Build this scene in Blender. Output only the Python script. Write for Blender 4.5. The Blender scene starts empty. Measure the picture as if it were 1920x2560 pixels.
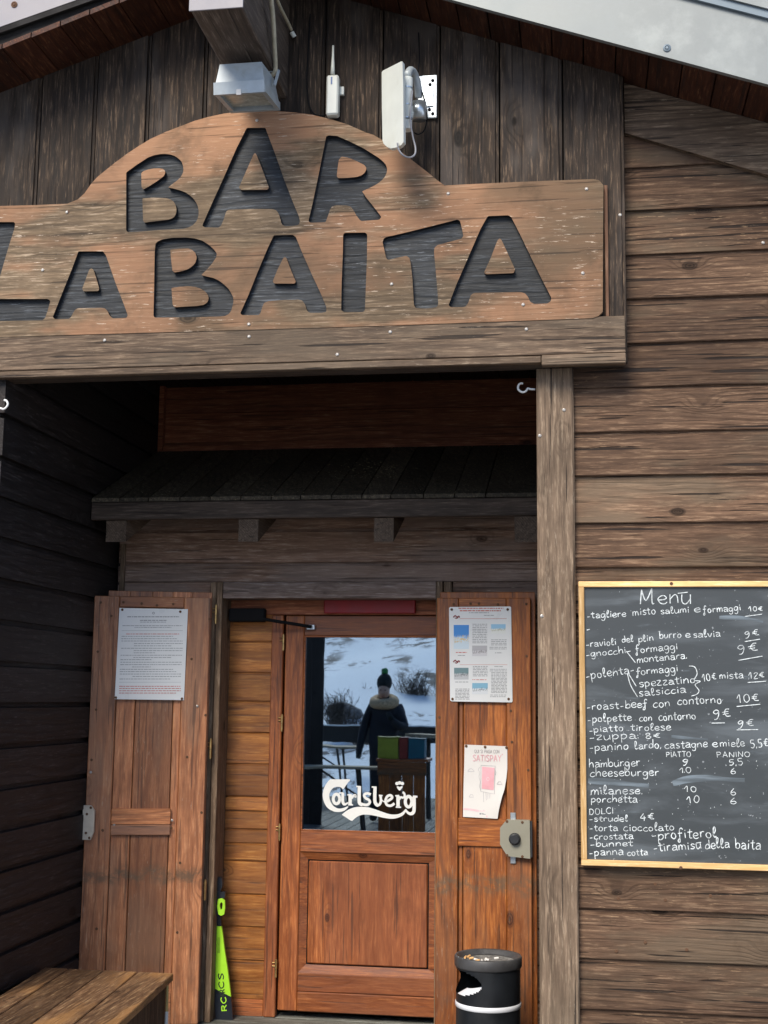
import bpy, math, random
import numpy as np
from mathutils import Vector, Matrix
random.seed(7)
sc = bpy.context.scene
COL = sc.collection
# ------------------------------------------------------------------ camera
FPX, YAW, PITCH, ROLL = 3232.6, math.radians(8.905), math.radians(8.2096), math.radians(.6575)
CAM = np.array([0.0, -4.8, 1.5])
fwd = np.array([-math.sin(YAW)*math.cos(PITCH), math.cos(YAW)*math.cos(PITCH), math.sin(PITCH)])
rgt = np.array([math.cos(YAW), math.sin(YAW), 0.0])
up = np.cross(rgt, fwd)
r2 = rgt*math.cos(ROLL) + up*math.sin(ROLL)
u2 = -rgt*math.sin(ROLL) + up*math.cos(ROLL)
cd = bpy.data.cameras.new('camera'); cam = bpy.data.objects.new('camera', cd); COL.objects.link(cam)
cam.matrix_world = Matrix([[r2[0], u2[0], -fwd[0], CAM[0]], [r2[1], u2[1], -fwd[1], CAM[1]], [r2[2], u2[2], -fwd[2], CAM[2]], [0, 0, 0, 1]])
cd.sensor_fit = 'HORIZONTAL'; cd.sensor_width = 36; cd.lens = 36*FPX/1920
cd.clip_start = .05; cd.clip_end = 2000
sc.camera = cam
# ------------------------------------------------------------------ light
SUN_EL, SUN_AZ = math.radians(42), math.radians(-18)      # azimuth from -Y (in front of the facade), negative = left
world = bpy.data.worlds.new('World'); sc.world = world; world.use_nodes = True
wn = world.node_tree; bg = wn.nodes['Background']
sky = wn.nodes.new('ShaderNodeTexSky'); sky.sky_type = 'NISHITA'; sky.sun_disc = False
sdir = Vector((math.sin(SUN_AZ)*math.cos(SUN_EL), -math.cos(SUN_AZ)*math.cos(SUN_EL), math.sin(SUN_EL)))
sky.sun_elevation = SUN_EL; sky.sun_rotation = math.atan2(sdir.x, sdir.y)
sky.air_density = 1.0; sky.dust_density = 2.0; sky.altitude = 1800
wn.links.new(sky.outputs[0], bg.inputs[0]); bg.inputs[1].default_value = .07
sl = bpy.data.lights.new('sun', 'SUN'); sl.energy = 1.5; sl.angle = math.radians(30); sl.color = (1, .91, .78)
so = bpy.data.objects.new('sun', sl); COL.objects.link(so)
so.rotation_euler = (-sdir).to_track_quat('-Z', 'Y').to_euler(); so.location = sdir*20
sc.view_settings.view_transform = 'Standard'; sc.view_settings.look = 'None'
sc.view_settings.exposure = 1.7; sc.view_settings.gamma = 1; sc.view_settings.use_curve_mapping = False
sc.render.engine = 'CYCLES'; sc.cycles.max_bounces = 8; sc.cycles.diffuse_bounces = 4
# ------------------------------------------------------------------ helpers: where things stand
MR = np.array([r2, -u2, fwd])
def P(px, py, Y=None, X=None, Z=None):
    d = MR.T @ np.array([(px-960)/FPX, (py-1280)/FPX, 1.0])
    if Y is not None: t = (Y-CAM[1])/d[1]
    elif X is not None: t = (X-CAM[0])/d[0]
    else: t = (Z-CAM[2])/d[2]
    return CAM + d*t
S = 1920/1659.0
class ZM:                                   # a survey sheet: sheet point -> point on a plane
    def __init__(s, ox, oy, k): s.o = (ox, oy); s.k = k
    def px(s, x, y): return s.o[0]+x/s.k, s.o[1]+y/s.k
    def P(s, x, y, **kw): return P(*s.px(x, y), **kw)
F = ZM(0, 0, 1/S); SR = ZM(0, 0, 1)
Z1 = ZM(0, 0, 1.728); Z2 = ZM(960, 0, 1.728); Z3 = ZM(0, 480, 1.728); Z4 = ZM(960, 400, 1.728)
Z5 = ZM(0, 880, 1.728); Z6 = ZM(900, 880, 2.765)
def new_obj(name, mesh, parent=None):
    o = bpy.data.objects.new(name, mesh); COL.objects.link(o)
    if parent is not None:
        o.parent = parent
        top = parent
        off = Vector(parent.get('_org', (0, 0, 0)))
        o.location = -off
        o['_org'] = (0, 0, 0)
        if parent.type == 'EMPTY': pass
    return o
def thing(name, label, cat, loc=(0, 0, 0), group=None):
    o = bpy.data.objects.new(name, None); COL.objects.link(o); o.empty_display_size = .1
    o.location = loc; o['_org'] = tuple(loc); o['label'] = label; o['category'] = cat
    if group: o['group'] = group
    return o
def tag(o, label, cat, group=None, kind=None):
    if label: o['label'] = label
    if cat: o['category'] = cat
    if group: o['group'] = group
    if kind: o['kind'] = kind
    return o
def mesh(name, vs, fs, mats, fmat=None, smooth=False):
    m = bpy.data.meshes.new(name); m.from_pydata([tuple(map(float, v)) for v in vs], [], fs)
    for k in (mats if isinstance(mats, (list, tuple)) else [mats]): m.materials.append(k)
    if fmat: m.polygons.foreach_set('material_index', fmat)
    if smooth: m.polygons.foreach_set('use_smooth', [True]*len(m.polygons))
    m.update(); return m
def part(name, vs, fs, mat, parent=None, fmat=None, smooth=False, label=None):
    o = new_obj(name, mesh(name, vs, fs, mat, fmat, smooth), parent)
    if label: o['label'] = label
    return o
class MB:
    def __init__(s): s.v = []; s.f = []; s.m = []
    def add(s, vs, fs, mi=0):
        n = len(s.v); s.v += [tuple(map(float, v)) for v in vs]; s.f += [tuple(i+n for i in f) for f in fs]; s.m += [mi]*len(fs); return s
    def box(s, x0, x1, y0, y1, z0, z1, b=.002, mi=0): return s.add(*cbox(x0, x1, y0, y1, z0, z1, b), mi)
    def build(s, name, mat, parent=None, smooth=False, label=None): return part(name, s.v, s.f, mat, parent, s.m, smooth, label)
def cbox(x0, x1, y0, y1, z0, z1, b=.002):
    x0, x1 = sorted((x0, x1)); y0, y1 = sorted((y0, y1)); z0, z1 = sorted((z0, z1))
    b = min(b, (x1-x0)/3, (y1-y0)/3, (z1-z0)/3)
    vs = []; idx = {}
    for i, x in enumerate((x0, x1)):
        for j, y in enumerate((y0, y1)):
            for k, z in enumerate((z0, z1)):
                sx, sy, sz = (b, -b)[i], (b, -b)[j], (b, -b)[k]
                for a, p in enumerate(((x, y+sy, z+sz), (x+sx, y, z+sz), (x+sx, y+sy, z))):
                    idx[i, j, k, a] = len(vs); vs.append(p)
    c = lambda i, j, k, a: idx[i, j, k, a]
    fs = []
    for i in (0, 1):
        q = [c(i, 0, 0, 0), c(i, 1, 0, 0), c(i, 1, 1, 0), c(i, 0, 1, 0)]; fs.append(q if i else q[::-1])
    for j in (0, 1):
        q = [c(0, j, 0, 1), c(1, j, 0, 1), c(1, j, 1, 1), c(0, j, 1, 1)]; fs.append(q if not j else q[::-1])
    for k in (0, 1):
        q = [c(0, 0, k, 2), c(1, 0, k, 2), c(1, 1, k, 2), c(0, 1, k, 2)]; fs.append(q if k else q[::-1])
    for i in (0, 1):
        for j in (0, 1):
            q = [c(i, j, 0, 0), c(i, j, 1, 0), c(i, j, 1, 1), c(i, j, 0, 1)]; fs.append(q if (i == j) else q[::-1])
    for i in (0, 1):
        for k in (0, 1):
            q = [c(i, 0, k, 0), c(i, 0, k, 2), c(i, 1, k, 2), c(i, 1, k, 0)]; fs.append(q if (i == k) else q[::-1])
    for j in (0, 1):
        for k in (0, 1):
            q = [c(0, j, k, 1), c(1, j, k, 1), c(1, j, k, 2), c(0, j, k, 2)]; fs.append(q if (j == k) else q[::-1])
    for i in (0, 1):
        for j in (0, 1):
            for k in (0, 1):
                q = [c(i, j, k, 0), c(i, j, k, 1), c(i, j, k, 2)]; fs.append(q if (i+j+k) % 2 == 0 else q[::-1])
    return vs, [tuple(f) for f in fs]
def box(name, x0, x1, y0, y1, z0, z1, mat, parent=None, b=.002, label=None):
    v, f = cbox(x0, x1, y0, y1, z0, z1, b); return part(name, v, f, mat, parent, label=label)
def rect(zm, x0, y0, x1, y1, Y):            # sheet rectangle on a wall plane -> X0, X1, Z0, Z1
    ym = (y0+y1)/2; xm = (x0+x1)/2
    return (zm.P(x0, ym, Y=Y)[0], zm.P(x1, ym, Y=Y)[0], zm.P(xm, y1, Y=Y)[2], zm.P(xm, y0, Y=Y)[2])
def pbox(name, zm, x0, y0, x1, y1, Y, T, mat, parent=None, b=.002, label=None):
    X0, X1, A, B = rect(zm, x0, y0, x1, y1, Y); return box(name, X0, X1, Y, Y+T, A, B, mat, parent, b, label)
def prism(pts, axis, a0, a1):
    """pts: profile in the other two axes (in axis order), extruded along axis"""
    n = len(pts); vs = []
    for a in (a0, a1):
        for p in pts:
            if axis == 'X': vs.append((a, p[0], p[1]))
            elif axis == 'Y': vs.append((p[0], a, p[1]))
            else: vs.append((p[0], p[1], a))
    fs = [tuple(range(n))[::-1], tuple(range(n, 2*n))] + [(i, (i+1) % n, n+(i+1) % n, n+i) for i in range(n)]
    return vs, fs
def tube(path, r, n=8, closed=False, rs=None):
    pts = [Vector(p) for p in path]; N = len(pts); vs = []; fs = []; prev = None
    for i, p in enumerate(pts):
        t = (pts[min(i+1, N-1)]-pts[max(i-1, 0)]).normalized()
        if prev is None:
            a = Vector((0, 0, 1)) if abs(t.z) < .9 else Vector((1, 0, 0)); u = t.cross(a).normalized()
        else:
            u = (prev - t*prev.dot(t)).normalized()
        prev = u; w = t.cross(u); rr = rs[i] if rs else r
        for k in range(n):
            an = 2*math.pi*k/n; vs.append(p+u*math.cos(an)*rr+w*math.sin(an)*rr)
    for i in range(N-1):
        for k in range(n): fs.append((i*n+k, i*n+(k+1) % n, (i+1)*n+(k+1) % n, (i+1)*n+k))
    fs.append(tuple(range(n))[::-1]); fs.append(tuple(range((N-1)*n, N*n)))
    return vs, fs
def smoothpath(pts, k=5):
    pts = [Vector(p) for p in pts]; out = []
    if len(pts) < 3: return pts
    for i in range(len(pts)-1):
        p0 = pts[max(i-1, 0)]; p1 = pts[i]; p2 = pts[i+1]; p3 = pts[min(i+2, len(pts)-1)]
        for j in range(k):
            t = j/k
            out.append(.5*((2*p1)+(-p0+p2)*t+(2*p0-5*p1+4*p2-p3)*t*t+(-p0+3*p1-3*p2+p3)*t**3))
    out.append(pts[-1]); return out
def lathe(prof, n=48, c=(0, 0, 0)):
    vs = []; fs = []
    for r, z in prof:
        for k in range(n): a = 2*math.pi*k/n; vs.append((c[0]+r*math.cos(a), c[1]+r*math.sin(a), c[2]+z))
    for i in range(len(prof)-1):
        for k in range(n): fs.append((i*n+k, i*n+(k+1) % n, (i+1)*n+(k+1) % n, (i+1)*n+k))
    return vs, fs
def cyl(p, q, r, n=16):
    return tube([p, q], r, n)
# ------------------------------------------------------------------ materials
def nt(name):
    m = bpy.data.materials.new(name); m.use_nodes = True; t = m.node_tree
    b = t.nodes['Principled BSDF']; return m, t, b
class G:
    def __init__(s, t): s.t = t
    def n(s, typ, **kw):
        nd = s.t.nodes.new(typ)
        for k, v in kw.items(): setattr(nd, k, v)
        return nd
    def l(s, a, b): s.t.links.new(a, b)
    def put(s, sock, v):
        if isinstance(v, bpy.types.NodeSocket): s.l(v, sock)
        else: sock.default_value = v
    def math(s, op, a, b=0.0, c=0.0, clamp=False):
        nd = s.n('ShaderNodeMath', operation=op); nd.use_clamp = clamp
        s.put(nd.inputs[0], a); s.put(nd.inputs[1], b); s.put(nd.inputs[2], c); return nd.outputs[0]
    def vm(s, op, a, b=(0, 0, 0)):
        nd = s.n('ShaderNodeVectorMath', operation=op); s.put(nd.inputs[0], a); s.put(nd.inputs[1], b)
        return nd.outputs['Value'] if op in ('DOT_PRODUCT', 'LENGTH') else nd.outputs[0]
    def noise(s, vec, scale=1.0, detail=4.0, rough=.55, dist=0.0):
        nd = s.n('ShaderNodeTexNoise'); s.l(vec, nd.inputs['Vector']); nd.inputs['Scale'].default_value = scale
        nd.inputs['Detail'].default_value = detail; nd.inputs['Roughness'].default_value = rough; nd.inputs['Distortion'].default_value = dist
        return nd.outputs[0]
    def mr(s, v, a, b, c=0.0, d=1.0, smooth=True):
        nd = s.n('ShaderNodeMapRange', interpolation_type='SMOOTHSTEP' if smooth else 'LINEAR')
        s.put(nd.inputs['Value'], v)
        for k, x in zip(('From Min', 'From Max', 'To Min', 'To Max'), (a, b, c, d)): s.put(nd.inputs[k], x)
        return nd.outputs[0]
    def mix(s, f, a, b, mode='MIX'):
        nd = s.n('ShaderNodeMix', data_type='RGBA', blend_type=mode)
        s.put(nd.inputs[0], f)
        for k, v in ((6, a), (7, b)):
            if isinstance(v, (tuple, list)) and len(v) == 3: v = (*v, 1)
            s.put(nd.inputs[k], v)
        return nd.outputs[2]
def wood(name, dark, mid, light, axis='X', rings=34, knots=.45, kscale=1.0, patch=None, patch_amt=.5, rough=.75, bump=.25,
         chips=0.0, chip_col=(.55, .45, .33), spec=.25, cracks=.5, contrast=1.0, coat=0.0, dirt=0.35, stain=None, streak=.8):
    m, t, b = nt(name); g = G(t)
    tc = g.n('ShaderNodeTexCoord'); oi = g.n('ShaderNodeObjectInfo')
    off = g.vm('MULTIPLY', g.n('ShaderNodeCombineXYZ').outputs[0], (1, 1, 1))
    cx = g.n('ShaderNodeCombineXYZ')
    g.l(g.math('MULTIPLY', oi.outputs['Random'], 37.3), cx.inputs[0]); g.l(g.math('MULTIPLY', oi.outputs['Random'], 91.7), cx.inputs[1]); g.l(g.math('MULTIPLY', oi.outputs['Random'], 63.1), cx.inputs[2])
    co = g.vm('ADD', tc.outputs['Object'], cx.outputs[0])
    ax = 'XYZ'.index(axis)
    def sc_(al, ac):
        v = [ac]*3; v[ax] = al; return g.vm('MULTIPLY', co, tuple(v))
    mask = [1, 1, 1]; mask[ax] = 0
    across = g.vm('DOT_PRODUCT', co, tuple(mask))
    # knots
    vo = g.n('ShaderNodeTexVoronoi'); g.l(sc_(3.2*kscale, 6.0*kscale), vo.inputs['Vector']); vo.inputs['Scale'].default_value = 1
    vo.inputs['Randomness'].default_value = 1
    d = vo.outputs['Distance']; sep = g.n('ShaderNodeSeparateColor'); g.l(vo.outputs['Color'], sep.inputs[0])
    on = g.math('LESS_THAN', sep.outputs[0], knots)
    wob = g.noise(sc_(9, 30), 1, 2)
    dd = g.math('ADD', d, g.math('MULTIPLY', g.math('SUBTRACT', wob, .5), .05))
    ksz = g.math('ADD', .05, g.math('MULTIPLY', sep.outputs[1], .09))
    kn = g.math('MULTIPLY', g.mr(g.math('DIVIDE', dd, ksz), .65, 1.15, 1, 0), on)
    khalo = g.math('MULTIPLY', g.mr(dd, .04, .42, 1, 0), on)
    # growth rings
    low = g.noise(sc_(.9, 6), 1, 3, .5)
    jag = g.noise(sc_(3.5, 14), 1, 3, .5)
    ph = g.math('ADD', g.math('MULTIPLY', across, rings*2*math.pi*1.6), g.math('MULTIPLY', low, 34))
    ph = g.math('ADD', ph, g.math('MULTIPLY', jag, 5))
    ph = g.math('ADD', ph, g.math('MULTIPLY', g.math('POWER', khalo, 2.0), 15))
    ringr = g.math('MULTIPLY_ADD', g.math('SINE', ph), .5, .5)
    rmod = g.mr(g.noise(sc_(.8, 9), 1, 3), .35, .68, .12, 1)
    ring = g.math('SUBTRACT', 1, g.math('MULTIPLY', g.mr(ringr, 0, .5, 1, 0), rmod))
    st1 = g.noise(sc_(2.4, 36), 1, 8, .7)
    st2 = g.noise(sc_(10, 125), 1, 6, .7)
    fib = g.math('ADD', g.math('MULTIPLY', st1, .5), g.math('MULTIPLY', st2, .5))
    f1 = g.mr(fib, .5-.115/contrast, .5+.115/contrast)
    col = g.mix(f1, dark, mid)
    col = g.mix(g.math('MULTIPLY', g.mr(st2, .52, .68), streak), col, light)
    col = g.mix(g.math('MULTIPLY', g.math('SUBTRACT', 1, ring), .62), col, tuple(c*.6 for c in dark), 'MIX')
    # large weather patches
    if patch is not None:
        pn = g.noise(sc_(.9, 3.2), 1, 4, .6)
        col = g.mix(g.math('MULTIPLY', g.mr(pn, .49, .6), patch_amt), col, patch)
    tone = g.noise(sc_(.5, 2.2), 1, 3)
    tn = g.math('ADD', g.math('MULTIPLY', g.math('SUBTRACT', tone, .5), 1.3), g.math('MULTIPLY', g.math('SUBTRACT', oi.outputs['Random'], .5), .5))
    hs = g.n('ShaderNodeHueSaturation'); g.l(col, hs.inputs['Color']); g.l(g.math('ADD', 1, tn), hs.inputs['Value']); col = hs.outputs[0]
    sn = g.noise(g.vm('MULTIPLY', co, (1.7, 1.7, 1.7)), 1, 5, .6, .5)
    col = g.mix(g.math('MULTIPLY', g.mr(sn, .5, .66), dirt*1.1), col, tuple(c*.9 for c in dark))
    # dirt, long cracks, knots, chips
    dn = g.noise(g.vm('MULTIPLY', co, (5, 5, 5)), 1, 6, .65)
    col = g.mix(g.math('MULTIPLY', g.mr(dn, .5, .75), dirt), col, tuple(c*.45 for c in dark))
    cr = g.noise(sc_(2.0, 75), 1, 3, .5); crm = g.math('MULTIPLY', g.mr(cr, .62, .65), cracks)
    col = g.mix(crm, col, (.012, .009, .008))
    col = g.mix(g.math('MULTIPLY', khalo, .25), col, tuple(c*.5 for c in dark))
    kr = g.math('MULTIPLY_ADD', g.math('SINE', g.math('MULTIPLY', dd, 190)), .5, .5)
    kc = g.mix(kr, tuple(c*.22 for c in dark), tuple(c*.6 for c in dark))
    col = g.mix(g.math('MULTIPLY', kn, .95), col, kc)
    if stain is not None:
        sx = g.n('ShaderNodeSeparateXYZ'); g.l(tc.outputs['Object'], sx.inputs[0])
        zn = g.math('ADD', sx.outputs[2], g.math('MULTIPLY', g.math('SUBTRACT', g.noise(g.vm('MULTIPLY', co, (9, 9, 9)), 1, 4), .5), .12))
        sm = g.mr(g.math('ABSOLUTE', g.math('SUBTRACT', zn, stain)), .012, .06, 1, 0)
        sm = g.math('MULTIPLY', sm, g.mr(g.noise(g.vm('MULTIPLY', co, (22, 22, 26)), 1, 6, .75), .36, .62))
        col = g.mix(g.math('MULTIPLY', sm, .75), col, (.10, .075, .045))
        ft = g.math('MULTIPLY', g.mr(sx.outputs[2], .05, .5, 1, 0), g.mr(g.noise(g.vm('MULTIPLY', co, (12, 12, 5)), 1, 6, .7), .45, .7))
        col = g.mix(g.math('MULTIPLY', ft, .6), col, (.09, .06, .045))
    if chips > 0:
        ch = g.noise(sc_(14, 120), 1, 6, .7); big = g.noise(sc_(1.1, 4), 1, 3)
        cm = g.math('MULTIPLY', g.mr(ch, .60, .66), g.mr(big, .42, .62))
        col = g.mix(g.math('MULTIPLY', cm, chips), col, chip_col)
    g.l(col, b.inputs['Base Color'])
    rg = g.mr(fib, .3, .7, rough-.1, min(1, rough+.12)); g.l(rg, b.inputs['Roughness'])
    b.inputs['Specular IOR Level'].default_value = spec
    b.inputs['Coat Weight'].default_value = coat; b.inputs['Coat Roughness'].default_value = .35
    h = g.math('ADD', g.math('MULTIPLY', fib, 1.0), g.math('MULTIPLY', ring, .35))
    h = g.math('SUBTRACT', h, g.math('MULTIPLY', crm, 1.6)); h = g.math('ADD', h, g.math('MULTIPLY', kn, .3))
    bp = g.n('ShaderNodeBump'); bp.inputs['Strength'].default_value = bump; bp.inputs['Distance'].default_value = .006
    g.l(h, bp.inputs['Height']); g.l(bp.outputs[0], b.inputs['Normal'])
    return m
def plain(name, col, rough=.5, metal=0.0, var=.12, vs=12.0, bump=0.0, spec=.5, grime=0.0, grime_col=(.1, .08, .06)):
    m, t, b = nt(name); g = G(t); tc = g.n('ShaderNodeTexCoord')
    n = g.noise(tc.outputs['Object'], vs, 5, .6)
    c = g.mix(g.mr(n, .3, .7), tuple(x*(1-var) for x in col), tuple(min(1, x*(1+var)) for x in col))
    if grime:
        n2 = g.noise(tc.outputs['Object'], vs*.6, 7, .7)
        c = g.mix(g.math('MULTIPLY', g.mr(n2, .52, .7), grime), c, grime_col)
    g.l(c, b.inputs['Base Color']); g.l(g.mr(n, .2, .8, rough*.85, min(1, rough*1.15)), b.inputs['Roughness'])
    b.inputs['Metallic'].default_value = metal; b.inputs['Specular IOR Level'].default_value = spec
    if bump:
        bp = g.n('ShaderNodeBump'); bp.inputs['Strength'].default_value = bump; bp.inputs['Distance'].default_value = .003
        g.l(n, bp.inputs['Height']); g.l(bp.outputs[0], b.inputs['Normal'])
    return m
CLAD = dict(dark=(.072, .041, .025), mid=(.172, .102, .063), light=(.34, .225, .14))
M = {}
M['clad'] = wood('weathered brown cladding', **CLAD, axis='X', rings=30, knots=.7, bump=.7, cracks=.85, chips=.45, streak=.6, contrast=.85, chip_col=(.5, .33, .19), patch=(.12, .088, .058), patch_amt=.7, rough=.8)
M['edge'] = wood('edge strip', (.12, .06, .035), (.22, .12, .075), (.32, .2, .13), axis='Z', rings=14, bump=.3)
M['trimX'] = wood('weathered trim across', (0.09, 0.06, 0.04), (0.205, 0.142, 0.095), (0.38, 0.28, 0.19), axis='X', rings=26, knots=.4, bump=.5, cracks=.8, patch=(.15, .115, .08), patch_amt=.5, chips=.3, streak=.6)
M['trimZ'] = wood('weathered trim upright', (0.098, 0.067, 0.044), (0.22, 0.155, 0.105), (0.38, 0.29, 0.2), axis='Z', rings=24, knots=.55, bump=.5, cracks=.8, patch=(.17, .13, .09), patch_amt=.5, chips=.3, streak=.6, contrast=.85)
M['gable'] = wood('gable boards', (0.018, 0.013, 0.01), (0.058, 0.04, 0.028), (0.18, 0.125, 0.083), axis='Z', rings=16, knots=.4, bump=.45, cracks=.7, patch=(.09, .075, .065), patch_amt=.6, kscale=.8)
M['sign'] = wood('sign plywood', (0.12, 0.083, 0.05), (0.26, 0.183, 0.113), (0.47, 0.36, 0.25), axis='X', rings=22, knots=.4, kscale=.75, bump=.4, cracks=.5, patch=(.36, .185, .1), patch_amt=.75, chips=.85, chip_col=(.62, .5, .38), dirt=.6)
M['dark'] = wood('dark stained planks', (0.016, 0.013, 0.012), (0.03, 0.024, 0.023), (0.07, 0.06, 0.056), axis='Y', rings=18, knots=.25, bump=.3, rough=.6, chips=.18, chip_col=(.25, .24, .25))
M['red'] = wood('red brown planks', (0.22, 0.07, 0.035), (0.42, 0.15, 0.07), (0.55, 0.26, 0.14), axis='X', rings=14, knots=.5, kscale=.7, bump=.25, rough=.6)
M['wallX'] = wood('faded lower planks', (0.2, 0.115, 0.075), (0.4, 0.26, 0.18), (0.56, 0.44, 0.35), axis='X', rings=12, knots=.35, bump=.3, patch=(.26, .2, .165), patch_amt=.6, chips=.4)
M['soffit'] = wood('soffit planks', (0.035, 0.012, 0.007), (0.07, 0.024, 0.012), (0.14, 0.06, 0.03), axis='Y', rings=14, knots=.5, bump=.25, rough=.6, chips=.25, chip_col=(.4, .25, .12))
M['canopy'] = wood('canopy planks', (0.055, 0.046, 0.034), (0.12, 0.1, 0.07), (0.26, 0.21, 0.14), axis='Y', rings=16, knots=.2, bump=.4, chips=.8, chip_col=(.5, .45, .3))
M['canfas'] = wood('canopy fascia', (.06, .045, .035), (.12, .088, .068), (.19, .15, .12), axis='X', rings=16, knots=.3, bump=.35)
M['beam'] = wood('ridge beam', (.07, .052, .04), (.13, .1, .08), (.2, .16, .13), axis='Y', rings=14, knots=.3, bump=.3)
M['bracket'] = wood('bracket end', (.08, .055, .038), (.14, .1, .07), (.2, .15, .11), axis='Y', rings=50, knots=.1, bump=.3)
DR = dict(streak=.42, contrast=.75, knots=.3, bump=.22, rough=.5, spec=.45, coat=.12)
M['shutZ'] = wood('faded red pine upright', (0.25, 0.09, 0.036), (0.52, 0.215, 0.092), (0.64, 0.36, 0.19), axis='Z', rings=13, patch=(.3, .17, .1), patch_amt=.5, chips=.35, stain=.69, **DR)
M['shutX'] = wood('faded red pine across', (0.25, 0.09, 0.034), (0.54, 0.21, 0.082), (0.66, 0.36, 0.17), axis='X', rings=13, patch=(.28, .17, .12), patch_amt=.5, chips=.35, stain=.69, **DR)
M['oranZ'] = wood('orange pine upright', (0.17, 0.044, 0.007), (0.42, 0.13, 0.022), (0.56, 0.23, 0.055), axis='Z', rings=12, patch=(.2, .085, .04), patch_amt=.5, chips=.2, stain=.69, **DR)
M['oranX'] = wood('orange pine across', (0.17, 0.044, 0.007), (0.42, 0.13, 0.022), (0.56, 0.23, 0.055), axis='X', rings=12, patch=(.2, .085, .04), patch_amt=.4, chips=.2, stain=.69, **DR)
M['doorZ'] = wood('door pine upright', (0.17, 0.042, 0.009), (0.39, 0.118, 0.028), (0.52, 0.21, 0.07), axis='Z', rings=10, patch=(.2, .07, .035), patch_amt=.4, **DR)
M['doorX'] = wood('door pine across', (0.17, 0.042, 0.009), (0.39, 0.118, 0.028), (0.52, 0.21, 0.07), axis='X', rings=12, patch=(.19, .07, .035), patch_amt=.4, **DR)
M['sidepl'] = wood('honey planks', (0.22, 0.07, 0.012), (0.46, 0.18, 0.035), (0.62, 0.31, 0.085), axis='X', rings=9, patch=(.2, .08, .03), patch_amt=.45, kscale=1.3, **DR)
M['jambZ'] = wood('worn jamb', (.12, .08, .05), (.24, .16, .1), (.38, .28, .19), axis='Z', rings=24, knots=.3, bump=.4, chips=.4)
M['jambX'] = wood('worn lintel', (0.2, 0.14, 0.11), (0.37, 0.28, 0.235), (0.52, 0.44, 0.39), axis='X', rings=14, knots=.3, bump=.3, chips=.3)
M['bench'] = wood('bench boards', (0.09, 0.046, 0.022), (0.22, 0.12, 0.058), (0.4, 0.26, 0.13), axis='Y', rings=16, knots=.35, bump=.4, cracks=.5, patch=(.36, .18, .06), patch_amt=.6, chips=.2, rough=.6, spec=.4)
M['benchZ'] = wood('bench skirt', (.05, .028, .016), (.1, .06, .035), (.16, .1, .06), axis='Z', rings=16, knots=.3, bump=.3)
M['floor'] = wood('grey floor boards', (.1, .1, .085), (.2, .2, .175), (.34, .35, .32), axis='X', rings=30, knots=.2, bump=.5, cracks=.9, chips=.5, chip_col=(.5, .5, .46))
M['frame'] = wood('pale pine frame across', (.6, .36, .14), (.8, .52, .24), (.88, .66, .38), axis='X', rings=10, knots=.06, bump=.08, cracks=0, rough=.45, dirt=.05)
M['frameZ'] = wood('pale pine frame upright', (.6, .36, .14), (.8, .52, .24), (.88, .66, .38), axis='Z', rings=10, knots=.06, bump=.08, cracks=0, rough=.45, dirt=.05)
M['paint'] = wood('blue black letter paint', (0.015, 0.017, 0.019), (0.034, 0.037, 0.041), (0.15, 0.165, 0.18), axis='X', rings=20, knots=0, bump=.6, rough=.55, cracks=.2, chips=.5, streak=.5, chip_col=(.24, .26, .29), dirt=.1)
M['black'] = plain('recess shade black', (.006, .006, .01), .8)  # side walls of the carved letters: recess shade put into the colour
M['void'] = plain('dark backing', (.008, .006, .005), .9)
M['metal'] = plain('galvanised sheet', (.21, .225, .22), .5, .35, .1, 5, grime=.3, grime_col=(.38, .4, .38))
M['metalblue'] = plain('blue grey drip edge', (.16, .2, .23), .5, .2, .1, 6)
M['zinc'] = plain('zinc plated steel', (.55, .6, .63), .3, .8, .1, 20)
M['white'] = plain('white plastic', (.68, .7, .64), .35, 0, .05, 9, grime=.25, grime_col=(.5, .49, .38))
M['white2'] = plain('white enamel', (.74, .74, .72), .35, 0, .03); M['vergew'] = plain('painted pale verge', (.25, .235, .25), .5, 0, .05)
M['lamp'] = plain('grey cast housing', (.36, .4, .42), .45, .15, .1, 14, grime=.5, grime_col=(.28, .27, .2))
M['lampglass'] = plain('dusty lamp glass', (.42, .42, .36), .25, 0, .2, 40, bump=.6)
M['conduit'] = plain('beige conduit', (.42, .38, .28), .6, 0, .15, 30)
M['cable'] = plain('black cable', (.009, .009, .01), .85, spec=.15)
M['gcable'] = plain('grey cable', (.3, .3, .32), .35)
M['brass'] = plain('worn brass', (.62, .42, .17), .35, .9, .2, 60)
M['screw'] = plain('screw head', (.55, .52, .48), .4, .7)
M['rust'] = plain('rusty nail', (.12, .06, .03), .8)
M['paper'] = plain('laminated paper', (.74, .76, .76), .3, 0, .02, 6)
M['paper2'] = plain('old poster paper', (.74, .72, .69), .35, 0, .03, 6)
M['ink'] = plain('grey print', (.25, .26, .28), .6)
M['inkred'] = plain('red print', (.55, .17, .15), .6)
M['lock'] = plain('taupe lock casing', (.30, .29, .23), .45, .15, .06, 6, grime=.3, grime_col=(.2, .19, .14))
M['lockplate'] = plain('pale lock plate', (.62, .55, .44), .6, 0, .1, 20)
M['knob'] = plain('dark knob', (.03, .032, .036), .35)
M['binblack'] = plain('black powder coat', (.012, .014, .017), .38, 0, .25, 8, grime=.3, grime_col=(.035, .036, .04))
M['binrim'] = plain('dusty rim', (.05, .05, .052), .5, 0, .2, 14, grime=.5, grime_col=(.12, .12, .12))
M['ash'] = plain('ash and sand', (.17, .165, .155), .9, 0, .4, 60, bump=1)
M['binwhite'] = plain('white band', (.72, .74, .78), .35, 0, .04)
M['butt'] = plain('cigarette filter', (.72, .42, .17), .8, 0, .1)
M['buttw'] = plain('cigarette paper', (.75, .72, .68), .8, 0, .1)
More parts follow.
